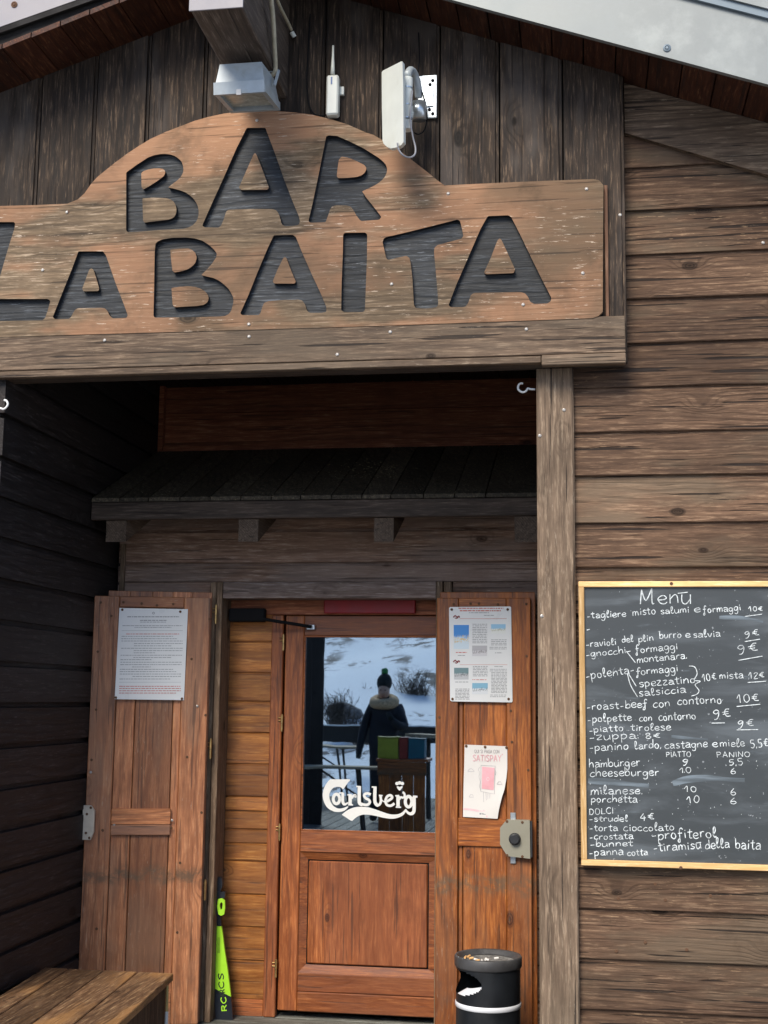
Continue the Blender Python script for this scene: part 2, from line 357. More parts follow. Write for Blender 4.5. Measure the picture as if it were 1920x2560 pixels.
M['neon'] = plain('neon green', (.42, .82, .04), .35, 0, .05, 10)
M['skiblack'] = plain('ski navy black', (.012, .016, .024), .4, 0, .2, 10)
M['chalk'] = plain('chalk', (.60, .64, .64), .9, 0, .35, 130)
M['redbox'] = plain('red panel', (.3, .012, .014), .5)
M['sticker'] = plain('logo white', (.82, .82, .78), .4, 0, .02)
M['pole'] = plain('white rod', (.7, .68, .62), .4)
M['poley'] = plain('ochre rod', (.5, .33, .1), .5)
def blackboard():
    m, t, b = nt('chalkboard'); g = G(t); tc = g.n('ShaderNodeTexCoord')
    n1 = g.noise(g.vm('MULTIPLY', tc.outputs['Object'], (2.2, 1, 9)), 1, 5, .6, .6)
    n2 = g.noise(g.vm('MULTIPLY', tc.outputs['Object'], (6, 1, 30)), 1, 5, .65)
    n3 = g.noise(tc.outputs['Object'], 75, 3, .5)
    c = g.mix(g.mr(n1, .45, .75), (.045, .052, .055), (.105, .12, .13))
    c = g.mix(g.math('MULTIPLY', g.mr(n2, .6, .75), .35), c, (.2, .24, .27))
    c = g.mix(g.math('MULTIPLY', g.mr(n3, .70, .74), .5), c, (.45, .48, .5))
    g.l(c, b.inputs['Base Color']); b.inputs['Roughness'].default_value = .42
    return m
M['board'] = blackboard()
def smear_mat():
    m, t, b = nt('chalk smear'); g = G(t); tc = g.n('ShaderNodeTexCoord')
    n = g.noise(g.vm('MULTIPLY', tc.outputs['Object'], (5, 1, 60)), 1, 4)
    g.l(g.mix(g.mr(n, .35, .7), (.07, .085, .095), (.17, .21, .24)), b.inputs['Base Color']); b.inputs['Roughness'].default_value = .6
    return m
M['smear'] = smear_mat()
def glass_mat():
    m, t, b = nt('door glass'); g = G(t); t.nodes.remove(b); out = t.nodes['Material Output']
    gl = g.n('ShaderNodeBsdfGlossy'); gl.inputs['Roughness'].default_value = .012; gl.inputs['Color'].default_value = (.68, .85, 1, 1)
    tr = g.n('ShaderNodeBsdfTransparent'); tr.inputs['Color'].default_value = (.55, .6, .6, 1)
    fr = g.n('ShaderNodeFresnel'); fr.inputs['IOR'].default_value = 1.5
    ms = g.n('ShaderNodeMixShader'); g.l(g.math('MULTIPLY_ADD', fr.outputs[0], 1.0, .38, clamp=True), ms.inputs[0])
    g.l(tr.outputs[0], ms.inputs[1]); g.l(gl.outputs[0], ms.inputs[2]); g.l(ms.outputs[0], out.inputs[0])
    tc = g.n('ShaderNodeTexCoord'); bp = g.n('ShaderNodeBump'); bp.inputs['Strength'].default_value = .02; bp.inputs['Distance'].default_value = .01
    g.l(g.noise(tc.outputs['Object'], 3, 2), bp.inputs['Height']); g.l(bp.outputs[0], gl.inputs['Normal'])
    return m
M['glass'] = glass_mat()
def snow_mat():
    m, t, b = nt('snow slope'); g = G(t); tc = g.n('ShaderNodeTexCoord'); o = tc.outputs['Object']
    n1 = g.noise(g.vm('MULTIPLY', o, (.95, .5, 2.2)), 1, 8, .72, .6); n2 = g.noise(g.vm('MULTIPLY', o, (.22, .13, .35)), 1, 4)
    rock = g.math('MULTIPLY', g.mr(n1, .50, .56), g.mr(n2, .44, .54))
    far = g.math('GREATER_THAN', g.math('MULTIPLY', g.n('ShaderNodeSeparateXYZ').outputs[0], 0), -1)
    c = g.mix(rock, (.84, .88, .92), (.1, .09, .085)); g.l(c, b.inputs['Base Color']); b.inputs['Roughness'].default_value = .9
    return m
M['snow'] = snow_mat()
M['snowp'] = plain('packed snow', (.74, .78, .82), .9, 0, .05, 2)
M['rock'] = plain('grey rock', (.16, .15, .15), .9, 0, .4, 3, bump=1)
M['twig'] = plain('bare twigs', (.07, .055, .045), .9)
# fasteners
def disc_mesh(name, r, h, mat, n=12):
    vs, fs = lathe([(0.0001, -h), (r*.35, -h), (r*.42, -h*.4), (r*.6, -h*.9), (r, -h*.5), (r, 0)], n)
    vs = [(x, z, y) for x, y, z in vs]; return mesh(name, vs, [f[::-1] for f in fs], mat, smooth=False)
SCREW = disc_mesh('screw', .006, .003, M['screw']); NAIL = disc_mesh('nail', .006, .002, M['rust'], 10)
def put(name, me, p, parent):
    o = new_obj(name, me, parent); off = Vector(parent.get('_org', (0, 0, 0))) if parent else Vector((0, 0, 0))
    o.location = Vector([float(c) for c in p]) - off; return o
def screws(zm, pts, Y, parent, me=None, name='screw'):
    for x, y in pts: put(name, me or SCREW, zm.P(x, y, Y=Y), parent)

# ================================================================== GROUND AND HILLSIDE (behind the photographer, seen in the door glass)
def terrain():
    vs = []; fs = []; nx, ny = 90, 70
    rnd = random.Random(3)
    for j in range(ny+1):
        for i in range(nx+1):
            x = -130+260*i/nx; t = j/ny; y = -9-150*t**1.5
            d = -y-13
            z = -1.6 + (0 if d < 0 else .05*d+ 42*(1-math.exp(-(max(d-6, 0)/95)**1.6)))
            z += (.5*math.sin(x*.21+y*.13)+.9*math.sin(x*.07-y*.05+1)+.25*math.sin(x*.6+y*.4))*min(1, max(0, d)/14)
            vs.append((x, y, z))
    for j in range(ny):
        for i in range(nx):
            a = j*(nx+1)+i; fs.append((a, a+nx+1, a+nx+2, a+1))
    o = part('snow_hill', vs, fs, M['snow'], smooth=True); o['kind'] = 'structure'
terrain()
o = part('ground', [(-300, -9.2, -1.62), (300, -9.2, -1.62), (300, 300, -1.62), (-300, 300, -1.62)], [(0, 1, 2, 3)], M['snowp']); o['kind'] = 'structure'
o = part('distant_ground', [(-900, -900, -1.9), (900, -900, -1.9), (900, 900, -1.9), (-900, 900, -1.9)], [(0, 1, 2, 3)], M['snowp']); o['kind'] = 'structure'
DECK = -.12
deck = thing('deck', 'grey wooden plank deck in front of the hut entrance', 'deck', (0, -6, DECK-.1))
k = 0; x = -7.0
while x < 5:
    box('plank', x, x+.142, -11.6, 1.0, DECK-.03, DECK, M['floorY'] if 'floorY' in M else M.setdefault('floorY', wood('deck boards', (.12, .115, .1), (.22, .21, .19), (.34, .33, .3), axis='Y', rings=20, knots=.2, bump=.4)), deck, .003)
    x += .15
box('joist', -7, 5, -11.5, .9, DECK-.3, DECK-.035, M['void'], deck)

# ================================================================== CABIN WALLS
YG = -.08            # gable boards plane
XP0, XP1 = -.187, -.046      # support post
XL = -2.265          # left recess wall
YB = 1.2; YU = 1.8   # lower and upper back walls of the recess
XR = .165            # right edge of the gable panel
XEND = 3.2
# roof line (underside) from the survey
pr1 = Z2.P(1050, 375, Y=0); pr2 = Z2.P(1659, 545, Y=0); pl1 = Z1.P(0, 400, Y=YG); pl2 = Z1.P(800, 90, Y=YG)
SLR = (pr2[2]-pr1[2])/(pr2[0]-pr1[0]); SLL = (pl2[2]-pl1[2])/(pl2[0]-pl1[0])
XA = ((pl1[2]-SLL*pl1[0])-(pr1[2]-SLR*pr1[0]))/(SLR-SLL); ZA = pr1[2]+SLR*(XA-pr1[0])
print('ROOF', SLR, SLL, XA, ZA)
def zroof(x): return ZA+SLR*(x-XA) if x > XA else ZA+SLL*(x-XA)

def lap_plank(z0, z1, x0, x1, Y, mat, parent, lip=.018, dp=.013, jit=.0018, name='plank'):
    j = random.uniform(-jit, jit); Yf = Y+j
    prof = [(Yf+.002, z0), (Yf, z0+.003), (Yf, z1-lip-.004), (Yf+dp, z1-lip), (Yf+dp, z1+.012), (Yf+.03, z1+.012), (Yf+.03, z0)]
    n = max(2, int((x1-x0)/.25)); vs = []; fs = []; m = len(prof)
    for i in range(n+1):
        xx = x0+(x1-x0)*i/n; w = random.uniform(-.0006, .0006); w2 = random.uniform(-.0012, .0012)
        for q, (a, b) in enumerate(prof): vs.append((xx, a+(w2 if q in (1, 2) else 0), b+(w if q < 2 else 0)))
    for i in range(n):
        for q in range(m): fs.append((i*m+q, i*m+(q+1) % m, (i+1)*m+(q+1) % m, (i+1)*m+q))
    fs += [tuple(range(m)), tuple(range(n*m, (n+1)*m))[::-1]]
    return part(name, vs, fs, mat, parent)
cw = thing('cladding_wall', 'weathered brown horizontal board wall right of the entrance post', 'wall', (1.5, .02, DECK))
ys = [(1480, 97), (1480, 200), (1480, 310), (1567, 419), (1567, 527), (1567, 636), (1567, 747), (1567, 857), (1436, 970), (1437, 1081), (1437, 1190), (1437, 1307), (1438, 1418)]
zs = [P(x, y, Y=0)[2] for x, y in ys]
zb = [P(x, y, Y=0)[2] for x, y in ((1453, 2270), (1453, 2395), (1455, 2522))]
top_mid = zs[-1]; nmid = 7
zs += [top_mid+(zb[0]-top_mid)*i/nmid for i in range(1, nmid)] + zb
while zs[-1] > DECK-.3: zs.append(zs[-1]-.172)
for a, b in zip(zs[:-1], zs[1:]):
    xl = XP1-.02 if a < 2.85 else XR-.06
    zt = a; 
    # the boards stop where the roof comes down
    xe = XEND
    if zt > zroof(XEND)-.05: xe = min(XEND, XA+(zt-.02-ZA)/SLR)
    if xe - xl < .1: continue
    lap_plank(b, a, xl, max(xe, xl+.2), 0, M['clad'], cw)
screws(Z4, [(1638, 357), (860, 655)], -.001, cw)
screws(ZM(1400, 2100, 3.19), [(760, 350), (465, 465), (840, 478), (1200, 445), (680, 815), (450, 885), (1010, 875)], 0.0, cw, NAIL, 'nail')
bk = [(XP1-.05, -1.0), (XEND, -1.0), (XEND, zroof(XEND)-.01), (XR-.05, zroof(XR)-.01), (XR-.05, 2.8), (XP1-.05, 2.8)]
v, f = prism(bk, 'Y', .035, .12); part('backing_board', v, f, M['void'], cw)
# rake trim under the right eave
a0 = Z2.P(1050, 575, Y=-.03); a1 = Z2.P(1659, 755, Y=-.03)
sl_ = (a1[2]-a0[2])/(a1[0]-a0[0]); xa, xb = XR+.003, XEND
poly = [(xa, a0[2]+sl_*(xa-a0[0])), (xb, a0[2]+sl_*(xb-a0[0])), (xb, zroof(xb)-.002), (xa, zroof(xa)-.002)]
v, f = prism(poly, 'Y', -.028, -.002); part('rake_trim', v, f, M['trimX'], cw, label='sloping trim board under the right eave')

# gable boards
gw = thing('gable_wall', 'dark upright board gable wall behind the big carved sign', 'wall', (-1, 0, 2.72))
gx = [-250, -130, -45, 93, 234, 368, 512, 660, 810, 955, 1099, 1249, 1408, 1566]
yy = [480]*3+[450, 430, 400, 380, 330, 330, 360, 380, 400, 420, 430]
gX = [P(x, y, Y=YG)[0] for x, y in zip(gx, yy)]
while gX[0] > -4.6: gX.insert(0, gX[0]-.205)
gX[-1] = XR
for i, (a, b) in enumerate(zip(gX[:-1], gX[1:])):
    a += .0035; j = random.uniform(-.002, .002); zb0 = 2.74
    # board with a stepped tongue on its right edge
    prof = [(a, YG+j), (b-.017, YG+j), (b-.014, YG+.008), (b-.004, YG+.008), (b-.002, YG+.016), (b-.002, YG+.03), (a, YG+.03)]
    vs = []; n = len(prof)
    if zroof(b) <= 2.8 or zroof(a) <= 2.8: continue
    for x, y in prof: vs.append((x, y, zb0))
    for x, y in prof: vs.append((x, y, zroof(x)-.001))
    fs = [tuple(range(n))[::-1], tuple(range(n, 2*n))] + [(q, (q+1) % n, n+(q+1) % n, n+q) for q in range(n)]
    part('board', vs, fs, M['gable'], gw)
poly = [(-4.6, 2.75), (XR-.005, 2.75), (XR-.005, zroof(XR)-.005), (XA, ZA-.005), (-4.6, max(2.8, zroof(-4.6)-.005))]
v, f = prism(poly, 'Y', YG+.033, -.003); part('backing_board', v, f, M['void'], gw)
screws(Z4, [(1020, 237)], YG-.001, gw)

# header under the sign
hd = thing('entrance_header', 'weathered header boards under the big carved sign', 'beam', (-1, 0, 2.72))
Yh = -.115
h0 = Z3.P(0, 772, Y=Yh)[2]; hz = {}
zt = (Z3.P(0, 632, Y=Yh)[2]+Z4.P(900, 695, Y=Yh)[2])/2; zm_ = (Z3.P(0, 770, Y=Yh)[2]+Z4.P(1000, 835, Y=Yh)[2])/2
zl_ = (Z3.P(0, 808, Y=Yh)[2]+Z4.P(0, 893, Y=Yh)[2])/2
print('HDR', zt, zm_, zl_, Z3.P(0, 770, Y=Yh)[2], Z4.P(1000, 835, Y=Yh)[2])
XHR = Z4.P(1043, 760, Y=Yh)[0]
box('fascia_board', -4.5, XHR, Yh, Yh+.03, zm_, zt+.012, M['trimX'], hd, .003)
XS = Z4.P(679, 860, Y=Yh)[0]
box('drip_strip', -4.5, XS, Yh-.004, Yh+.026, zl_, zm_-.004, M['trimX'], hd, .003)
box('drip_strip', XS+.002, XHR, Yh-.014, Yh+.022, zl_-.012, zm_-.004, M['trimX'], hd, .003)
box('lintel_beam', -4.5, XHR-.005, Yh+.032, .0, zl_+.004, zt, M['canfas'], hd, .003)
screws(F, [(226, 735), (538, 727), (843, 717), (1137, 711)], Yh-.001, hd)
screws(Z3, [(1457, 702)], Yh-.001, hd)
# upright trim strips right of the sign
box('edge_strip', Z4.P(948, 300, Y=-.1)[0]+.004, Z4.P(968, 300, Y=-.1)[0], -.1, YG-.002, zt+.015, Z4.P(950, 108, Y=-.1)[2], M['edge'], gw, .002, label='reddish upright strip at the right end of the sign')

# post
po = thing('support_post', 'tall weathered square wooden post right of the entrance', 'post', ((XP0+XP1)/2, .06, DECK))
YP = -.03
XP0, XP1 = [(P(a, 920, Y=YP)[0]+P(b, 2560, Y=YP)[0])/2 for a, b in ((1337.6, 1353), (1432, 1450.6))]
zpt = Z6.P(1340, 105, Y=YP)[2]
v, f = cbox(XP0, XP1, YP, YP+.14, DECK, zpt, .006); pm = part('shaft', v, f, M['trimZ'], po)
screws(Z6, [(1410, 400), (1243, 578)], YP-.001, po)
screws(ZM(1060, 1440, 3.0725), [(905, 308)], YP-.001, po)

# left recess wall (planks run in depth)
lw = thing('recess_side_wall', 'dark stained horizontal plank wall on the left of the entrance recess', 'wall', (XL, .8, DECK))
lz = [P(0, y, X=XL)[2] for y in (1027, 1137, 1239, 1340, 1444)]
lb = [P(0, y, X=XL)[2] for y in (2070, 2171, 2276, 2378)]
mid = [lz[-1]+(lb[0]-lz[-1])*i/6 for i in range(1, 6)]
LZ = lz+mid+lb
while LZ[0] < 3.2: LZ.insert(0, LZ[0]+.165)
while LZ[-1] > DECK: LZ.append(LZ[-1]-.158)
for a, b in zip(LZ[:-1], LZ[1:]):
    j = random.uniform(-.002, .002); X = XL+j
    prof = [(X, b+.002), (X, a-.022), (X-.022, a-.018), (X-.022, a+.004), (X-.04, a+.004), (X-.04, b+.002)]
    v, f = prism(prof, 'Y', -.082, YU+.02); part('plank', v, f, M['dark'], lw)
box('backing_board', XL-.1, XL-.043, 0.0, YU, DECK, 3.2, M['void'], lw)
# front corner post at far left and wall beyond it
cp = thing('corner_post', 'dark corner post at the left end of the entrance opening', 'post', (XL-.06, 0, DECK))
v, f = cbox(XL-.2, XL-.045, -.11, -.002, DECK, zl_-.02, .004); part('shaft', v, f, M['dark'], cp)
lf = thing('left_front_wall', 'brown board wall left of the entrance opening beyond the corner post', 'wall', (-3.4, 0, DECK))
z = zl_-.01
while z > DECK-.2:
    lap_plank(z-.16, z, -4.6, XL-.162, 0, M['clad'], lf); z -= .16
box('backing_board', -4.6, XL-.11, .035, .12, DECK-.2, 2.8, M['void'], lf)

# lower back wall round the door
bw = thing('recess_back_wall', 'faded brown plank wall around and above the entrance door', 'wall', (-1.3, 1.22, DECK))
XJ0 = F.P(455, 1500, Y=YB-.02)[0]; XJ1 = F.P(489, 1500, Y=YB-.02)[0]        # left jamb
bz = [Z5.P(500, y, Y=YB)[2] for y in (640, 770, 912)] + [Z5.P(500, 1010, Y=YB)[2]]
ztopB = 2.52
zseq = [ztopB, bz[1], bz[2], bz[3]-.02]
XB1 = -.11
zlint_t = (ZM(500, 1440, 2.676).P(150, 38, Y=YB)[2]+ZM(500, 1440, 2.676).P(1580, 38, Y=YB)[2])/2
for a, b in zip(zseq[:-1], zseq[1:]):
    b = max(b, zlint_t) if b < zlint_t else b
    lap_plank(b, a, XL+.02, XB1, YB, M['wallX'], bw, lip=.013, dp=.02)
z = zlint_t
while z > DECK:
    lap_plank(z-.155, z, XL+.02, XJ0-.004, YB, M['wallX'], bw, lip=.01); z -= .155
z = zlint_t
XJR = ZM(1060, 1440, 3.0725).P(215, 100, Y=YB)[0]
while z > DECK:
    lap_plank(z-.155, z, XJR+.004, XB1, YB, M['wallX'], bw, lip=.01); z -= .155
box('backing_board', XL, XJ0, YB+.035, YB+.09, DECK, 2.5, M['void'], bw); box('backing_board', XJR, XB1+.3, YB+.035, YB+.09, DECK, 2.5, M['void'], bw)
box('backing_board', XJ0+.001, XJR-.001, YB+.035, YB+.09, zlint_t, 2.5, M['void'], bw)
pbox('corner_strip', F, 246, 1175, 256, 1900, YB-.02, .018, M['jambZ'], bw)
# right wall of the recess, behind the post
rw = thing('recess_right_wall', 'dark plank wall on the right of the entrance recess behind the post', 'wall', (-.1, .8, DECK))
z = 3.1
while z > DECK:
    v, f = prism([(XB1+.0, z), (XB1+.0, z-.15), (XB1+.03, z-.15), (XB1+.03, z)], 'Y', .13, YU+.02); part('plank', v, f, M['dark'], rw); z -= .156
box('backing_board', XB1+.033, XB1+.06, .13, YU, DECK, 3.1, M['void'], rw)

# upper back wall
uw = thing('upper_recess_wall', 'dark red horizontal plank wall above the small canopy', 'wall', (-1.2, YU, 2.6))
uz = [3.35]+[Z5.P(900, y, Y=YU)[2] for y in (262, 392)]
zz = uz[1]
for a, b in ((uz[1]+.185*2, uz[1]+.185), (uz[1]+.185, uz[1]), (uz[1], uz[2])):
    lap_plank(b, a, XL, XB1, YU, M['red'], uw, lip=.03, dp=.026)
um0 = Z5.P(900, 405, Y=YU-.03)[2]; um1 = Z5.P(900, 436, Y=YU-.03)[2]
XU = Z5.P(700, 300, Y=YU-.03)[0]; 
box('moulding', XL+.03, XB1, YU-.02, YU-.001, um0, uz[2], M['red'], uw)
box('sill_moulding', XL+.03, XB1, YU-.04, YU-.001, um1-.03, um0-.003, M['red'], uw)
box('upright_moulding', XL+.002, XL+.028, YU-.045, YU-.001, um1-.03, 3.3, M['red'], uw)
box('backing_board', XL, XB1, YU+.032, YU+.08, 2.3, 3.5, M['void'], uw)
rc = thing('recess_ceiling', 'dark plank ceiling high inside the entrance recess', 'ceiling', (-1.2, .9, 3.18))
x = XL
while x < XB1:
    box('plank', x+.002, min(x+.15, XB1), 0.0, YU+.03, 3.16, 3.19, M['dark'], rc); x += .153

# ================================================================== SMALL CANOPY OVER THE DOOR
YF = .85
ca = thing('door_canopy', 'small dark sloping plank canopy over the entrance door', 'canopy', (-1.2, YF, 2.3))
zf1 = (Z5.P(380, 720, Y=YF)[2]+Z6.P(1210, 1138, Y=YF)[2])/2; zf0 = (Z5.P(370, 642, Y=YF)[2]+Z6.P(1210, 1001, Y=YF)[2])/2
zbk = Z5.P(1000, 440, Y=YU-.03)[2]
print('CAN', zf0, zf1, zbk)
box('fascia', XL+.006, XB1-.01, YF, YF+.03, zf1, zf0-.006, M['canfas'], ca, .003)
ps = [370, 520, 645, 780, 910, 1042, 1175, 1300, 1435, 1565, 1690, 1830, 1965, 2100]
pX = [Z5.P(p, 636, Y=YF)[0] for p in ps]; pX[0] = XL+.008
pX = [p for p in pX if p < XB1-.05]+[XB1-.012]
for a, b in zip(pX[:-1], pX[1:]):
    v, f = prism([(YF-.006, zf0-.004), (YF-.006, zf0+.014), (YU-.05, zbk+.016), (YU-.05, zbk-.006)], 'X', a+.0015, b-.0035)
    part('roof_plank', v, f, M['canopy'], ca)
v, f = prism([(YF+.035, zf0-.03), (YF+.035, zf0-.008), (YU-.05, zbk-.012), (YU-.05, zbk-.03)], 'X', XL+.01, XB1-.02); part('under_board', v, f, M['canfas'], ca)
for x0, x1 in ((458, 545), (1030, 1115), (1616, 1700), (2232, 2310)):
    A, B, zz0, zz1 = rect(Z5, x0, 730, x1, 820 if x0 < 1800 else 822, YF+.012)
    if x0 > 2000: A, B = Z6.P(1068, 1200, Y=YF+.012)[0], XB1-.004
    rs_ = (zbk-zf0)/(YU-.05-YF); dy_ = YB-.002-YF-.012
    v, f = prism([(YF+.012, zz0), (YF+.012, zf1-.003), (YF+.036, zf1-.003), (YF+.036, zf0-.034), (YB-.002, zf0-.034+rs_*(dy_-.024)), (YB-.002, zz0+rs_*dy_)], 'X', A, B); part('rafter', v, f, M['bracket'], ca)
# bits of grit and leaf litter along the canopy edge
g_ = MB(); rr = random.Random(5)
for i in range(330):
    if i < 220: x = rr.uniform(XL+.1, XB1-.05); t = abs(rr.gauss(0, .05))
    else: x = rr.gauss(-1.05, .12); t = rr.uniform(.3, .75)
    t = min(t, .95); y = YF+.002+(YU-.06-YF)*t; z = zf0+.0145+(zbk-zf0)*t; s = rr.uniform(.0015, .004)
    a = rr.uniform(0, 3.1); c_, s_ = math.cos(a)*s, math.sin(a)*s
    g_.add([(x-c_*2, y-s_*2, z), (x+s_, y-c_, z+.001), (x+c_*2, y+s_*2, z+.0005), (x-s_, y+c_, z+s)], [(0, 1, 2), (0, 2, 3), (0, 3, 1), (1, 3, 2)])
o = g_.build('leaf_litter', [plain('dry litter', (.42, .36, .22), .9, 0, .4, 80)], ca); o['kind'] = 'stuff'

# ================================================================== ROOF
rf = thing('gable_roof', 'pitched roof with reddish plank soffit and grey metal verge sheets', 'roof', (XA, .5, ZA))
YFR = -.36
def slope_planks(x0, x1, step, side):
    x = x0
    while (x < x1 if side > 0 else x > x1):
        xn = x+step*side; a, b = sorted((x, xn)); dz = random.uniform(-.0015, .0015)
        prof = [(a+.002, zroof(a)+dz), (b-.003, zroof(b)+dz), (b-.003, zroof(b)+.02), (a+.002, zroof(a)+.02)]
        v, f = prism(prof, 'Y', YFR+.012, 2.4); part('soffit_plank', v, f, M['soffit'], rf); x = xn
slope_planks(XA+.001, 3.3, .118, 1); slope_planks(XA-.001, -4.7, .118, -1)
v, f = prism([(XA, ZA+.023), (3.4, zroof(3.4)+.023), (3.4, zroof(3.4)+.2), (XA, ZA+.21), (-4.8, zroof(-4.8)+.2), (-4.8, zroof(-4.8)+.023)], 'Y', YFR+.02, 2.5)
part('roof_slab', v, f, M['void'], rf)
# verge sheets
q0 = Z2.P(270, 0, Y=YFR); q1 = Z2.P(1659, 372, Y=YFR); sr = (q1[2]-q0[2])/(q1[0]-q0[0])
w0 = Z1.P(0, 132, Y=YFR); w1 = Z1.P(370, 2, Y=YFR); slf = (w1[2]-w0[2])/(w1[0]-w0[0])
xap = ((w0[2]-slf*w0[0])-(q0[2]-sr*q0[0]))/(sr-slf); zap = q0[2]+sr*(xap-q0[0])
e0 = Z2.P(1300, 0, Y=YFR); e1 = Z2.P(1659, 92, Y=YFR)
hgt = ((e0[2]-(zap+sr*(e0[0]-xap)))+(e1[2]-(zap+sr*(e1[0]-xap))))/2
print('VERGE', sr, slf, xap, zap, hgt)
def verge(x0, x1, s, o0, o1, ya, yb, mat, name):
    z = lambda x: zap+s*(x-xap)
    v, f = prism([(x0, z(x0)+o0), (x1, z(x1)+o0), (x1, z(x1)+o1), (x0, z(x0)+o1)], 'Y', ya, yb); return part(name, v, f, mat, rf)
verge(xap+.001, 3.6, sr, .012, hgt, YFR-.006, YFR+.008, M['metal'], 'verge_sheet')
verge(xap+.001, 3.6, sr, 0, .011, YFR-.012, YFR+.008, M['metal'], 'verge_hem')
verge(xap+.001, 3.6, sr, hgt+.001, hgt+.03, YFR-.02, YFR+.008, M['metalblue'], 'drip_edge')
verge(xap+.001, 3.6, sr, hgt+.031, hgt+.16, YFR-.03, YFR+.008, M['metal'], 'ridge_flashing')
verge(-5, xap-.001, slf, .012, hgt, YFR-.006, YFR+.008, M['vergew'], 'verge_sheet')
verge(-5, xap-.001, slf, -.012, .011, YFR-.004, YFR+.008, M['void'], 'verge_board')
verge(-5, xap-.001, slf, hgt+.001, hgt+.12, YFR-.03, YFR+.008, M['metal'], 'drip_edge')
bm_ = disc_mesh('bolt', .014, .006, M['metalblue'], 16)
put('bolt', bm_, Z2.P(1222, 208, Y=YFR-.0065), rf); put('bolt', disc_mesh('bolt', .013, .005, M['rust'], 16), Z1.P(62, 20, Y=YFR-.0065), rf)
# ridge beam
p0 = Z1.P(1047, 30, Y=-.72); p1 = Z1.P(822, 38, Y=-.72); pb = Z1.P(1240, 425, Y=YG)
zbm = (p0[2]+p1[2])/2; print('BEAM', p0, p1, pb)
XBm0, XBm1 = p1[0], (p0[0]+pb[0])/2
for yf in np.arange(-1.1, -.3, .05):
    a = Z1.P(1047, 30, Y=yf)
    if abs(a[2]-pb[2]) < .012: print('beam front Y', yf, a)
ybf = -.72
best = min(np.arange(-1.2, -.3, .01), key=lambda yf: abs(Z1.P(1047, 30, Y=yf)[2]-pb[2])); ybf = best
a = Z1.P(1047, 30, Y=ybf); b_ = Z1.P(822, 38, Y=ybf)
rb = box('ridge_beam', b_[0], (a[0]+pb[0])/2, ybf+.004, 0.0, (a[2]+pb[2])/2, ZA+.05, M['beam'], rf, .004)
v, f = cbox(b_[0]-.004, (a[0]+pb[0])/2+.004, ybf-.003, ybf+.003, (a[2]+pb[2])/2-.002, ZA+.25, .001); part('beam_cap', v, f, M['vergew'], rf)
BMX0, BMX1, BMZ = b_[0], (a[0]+pb[0])/2, (a[2]+pb[2])/2

# cabin shell so that no light leaks in
sh = thing('cabin_shell', 'plain dark rear walls of the wooden cabin', 'building', (0, 3, DECK))
box('side_wall', XEND-.05, XEND+.05, .13, 5.0, -.9, zroof(XEND)-.01, M['void'], sh); box('side_wall', -4.65, -4.55, .13, 5.0, -.9, zroof(-4.6)-.01, M['void'], sh)
box('rear_wall', -4.6, XEND, 5.0, 5.1, -.9, 3.2, M['void'], sh)
box('ceiling', -4.6, XEND, YU+.1, 5.0, 2.62, 2.7, M['void'], sh)
box('floor_board', -4.6, XEND, 1.38, 5.0, -.05, .0, M['floor'], sh)
v, f = prism([(XA, ZA+.2), (3.3, zroof(3.3)+.2), (3.3, zroof(3.3)-.0), (-4.7, zroof(-4.7)), (-4.7, zroof(-4.7)+.2)], 'Y', 2.52, 5.1); part('rear_roof', v, f, M['void'], sh)

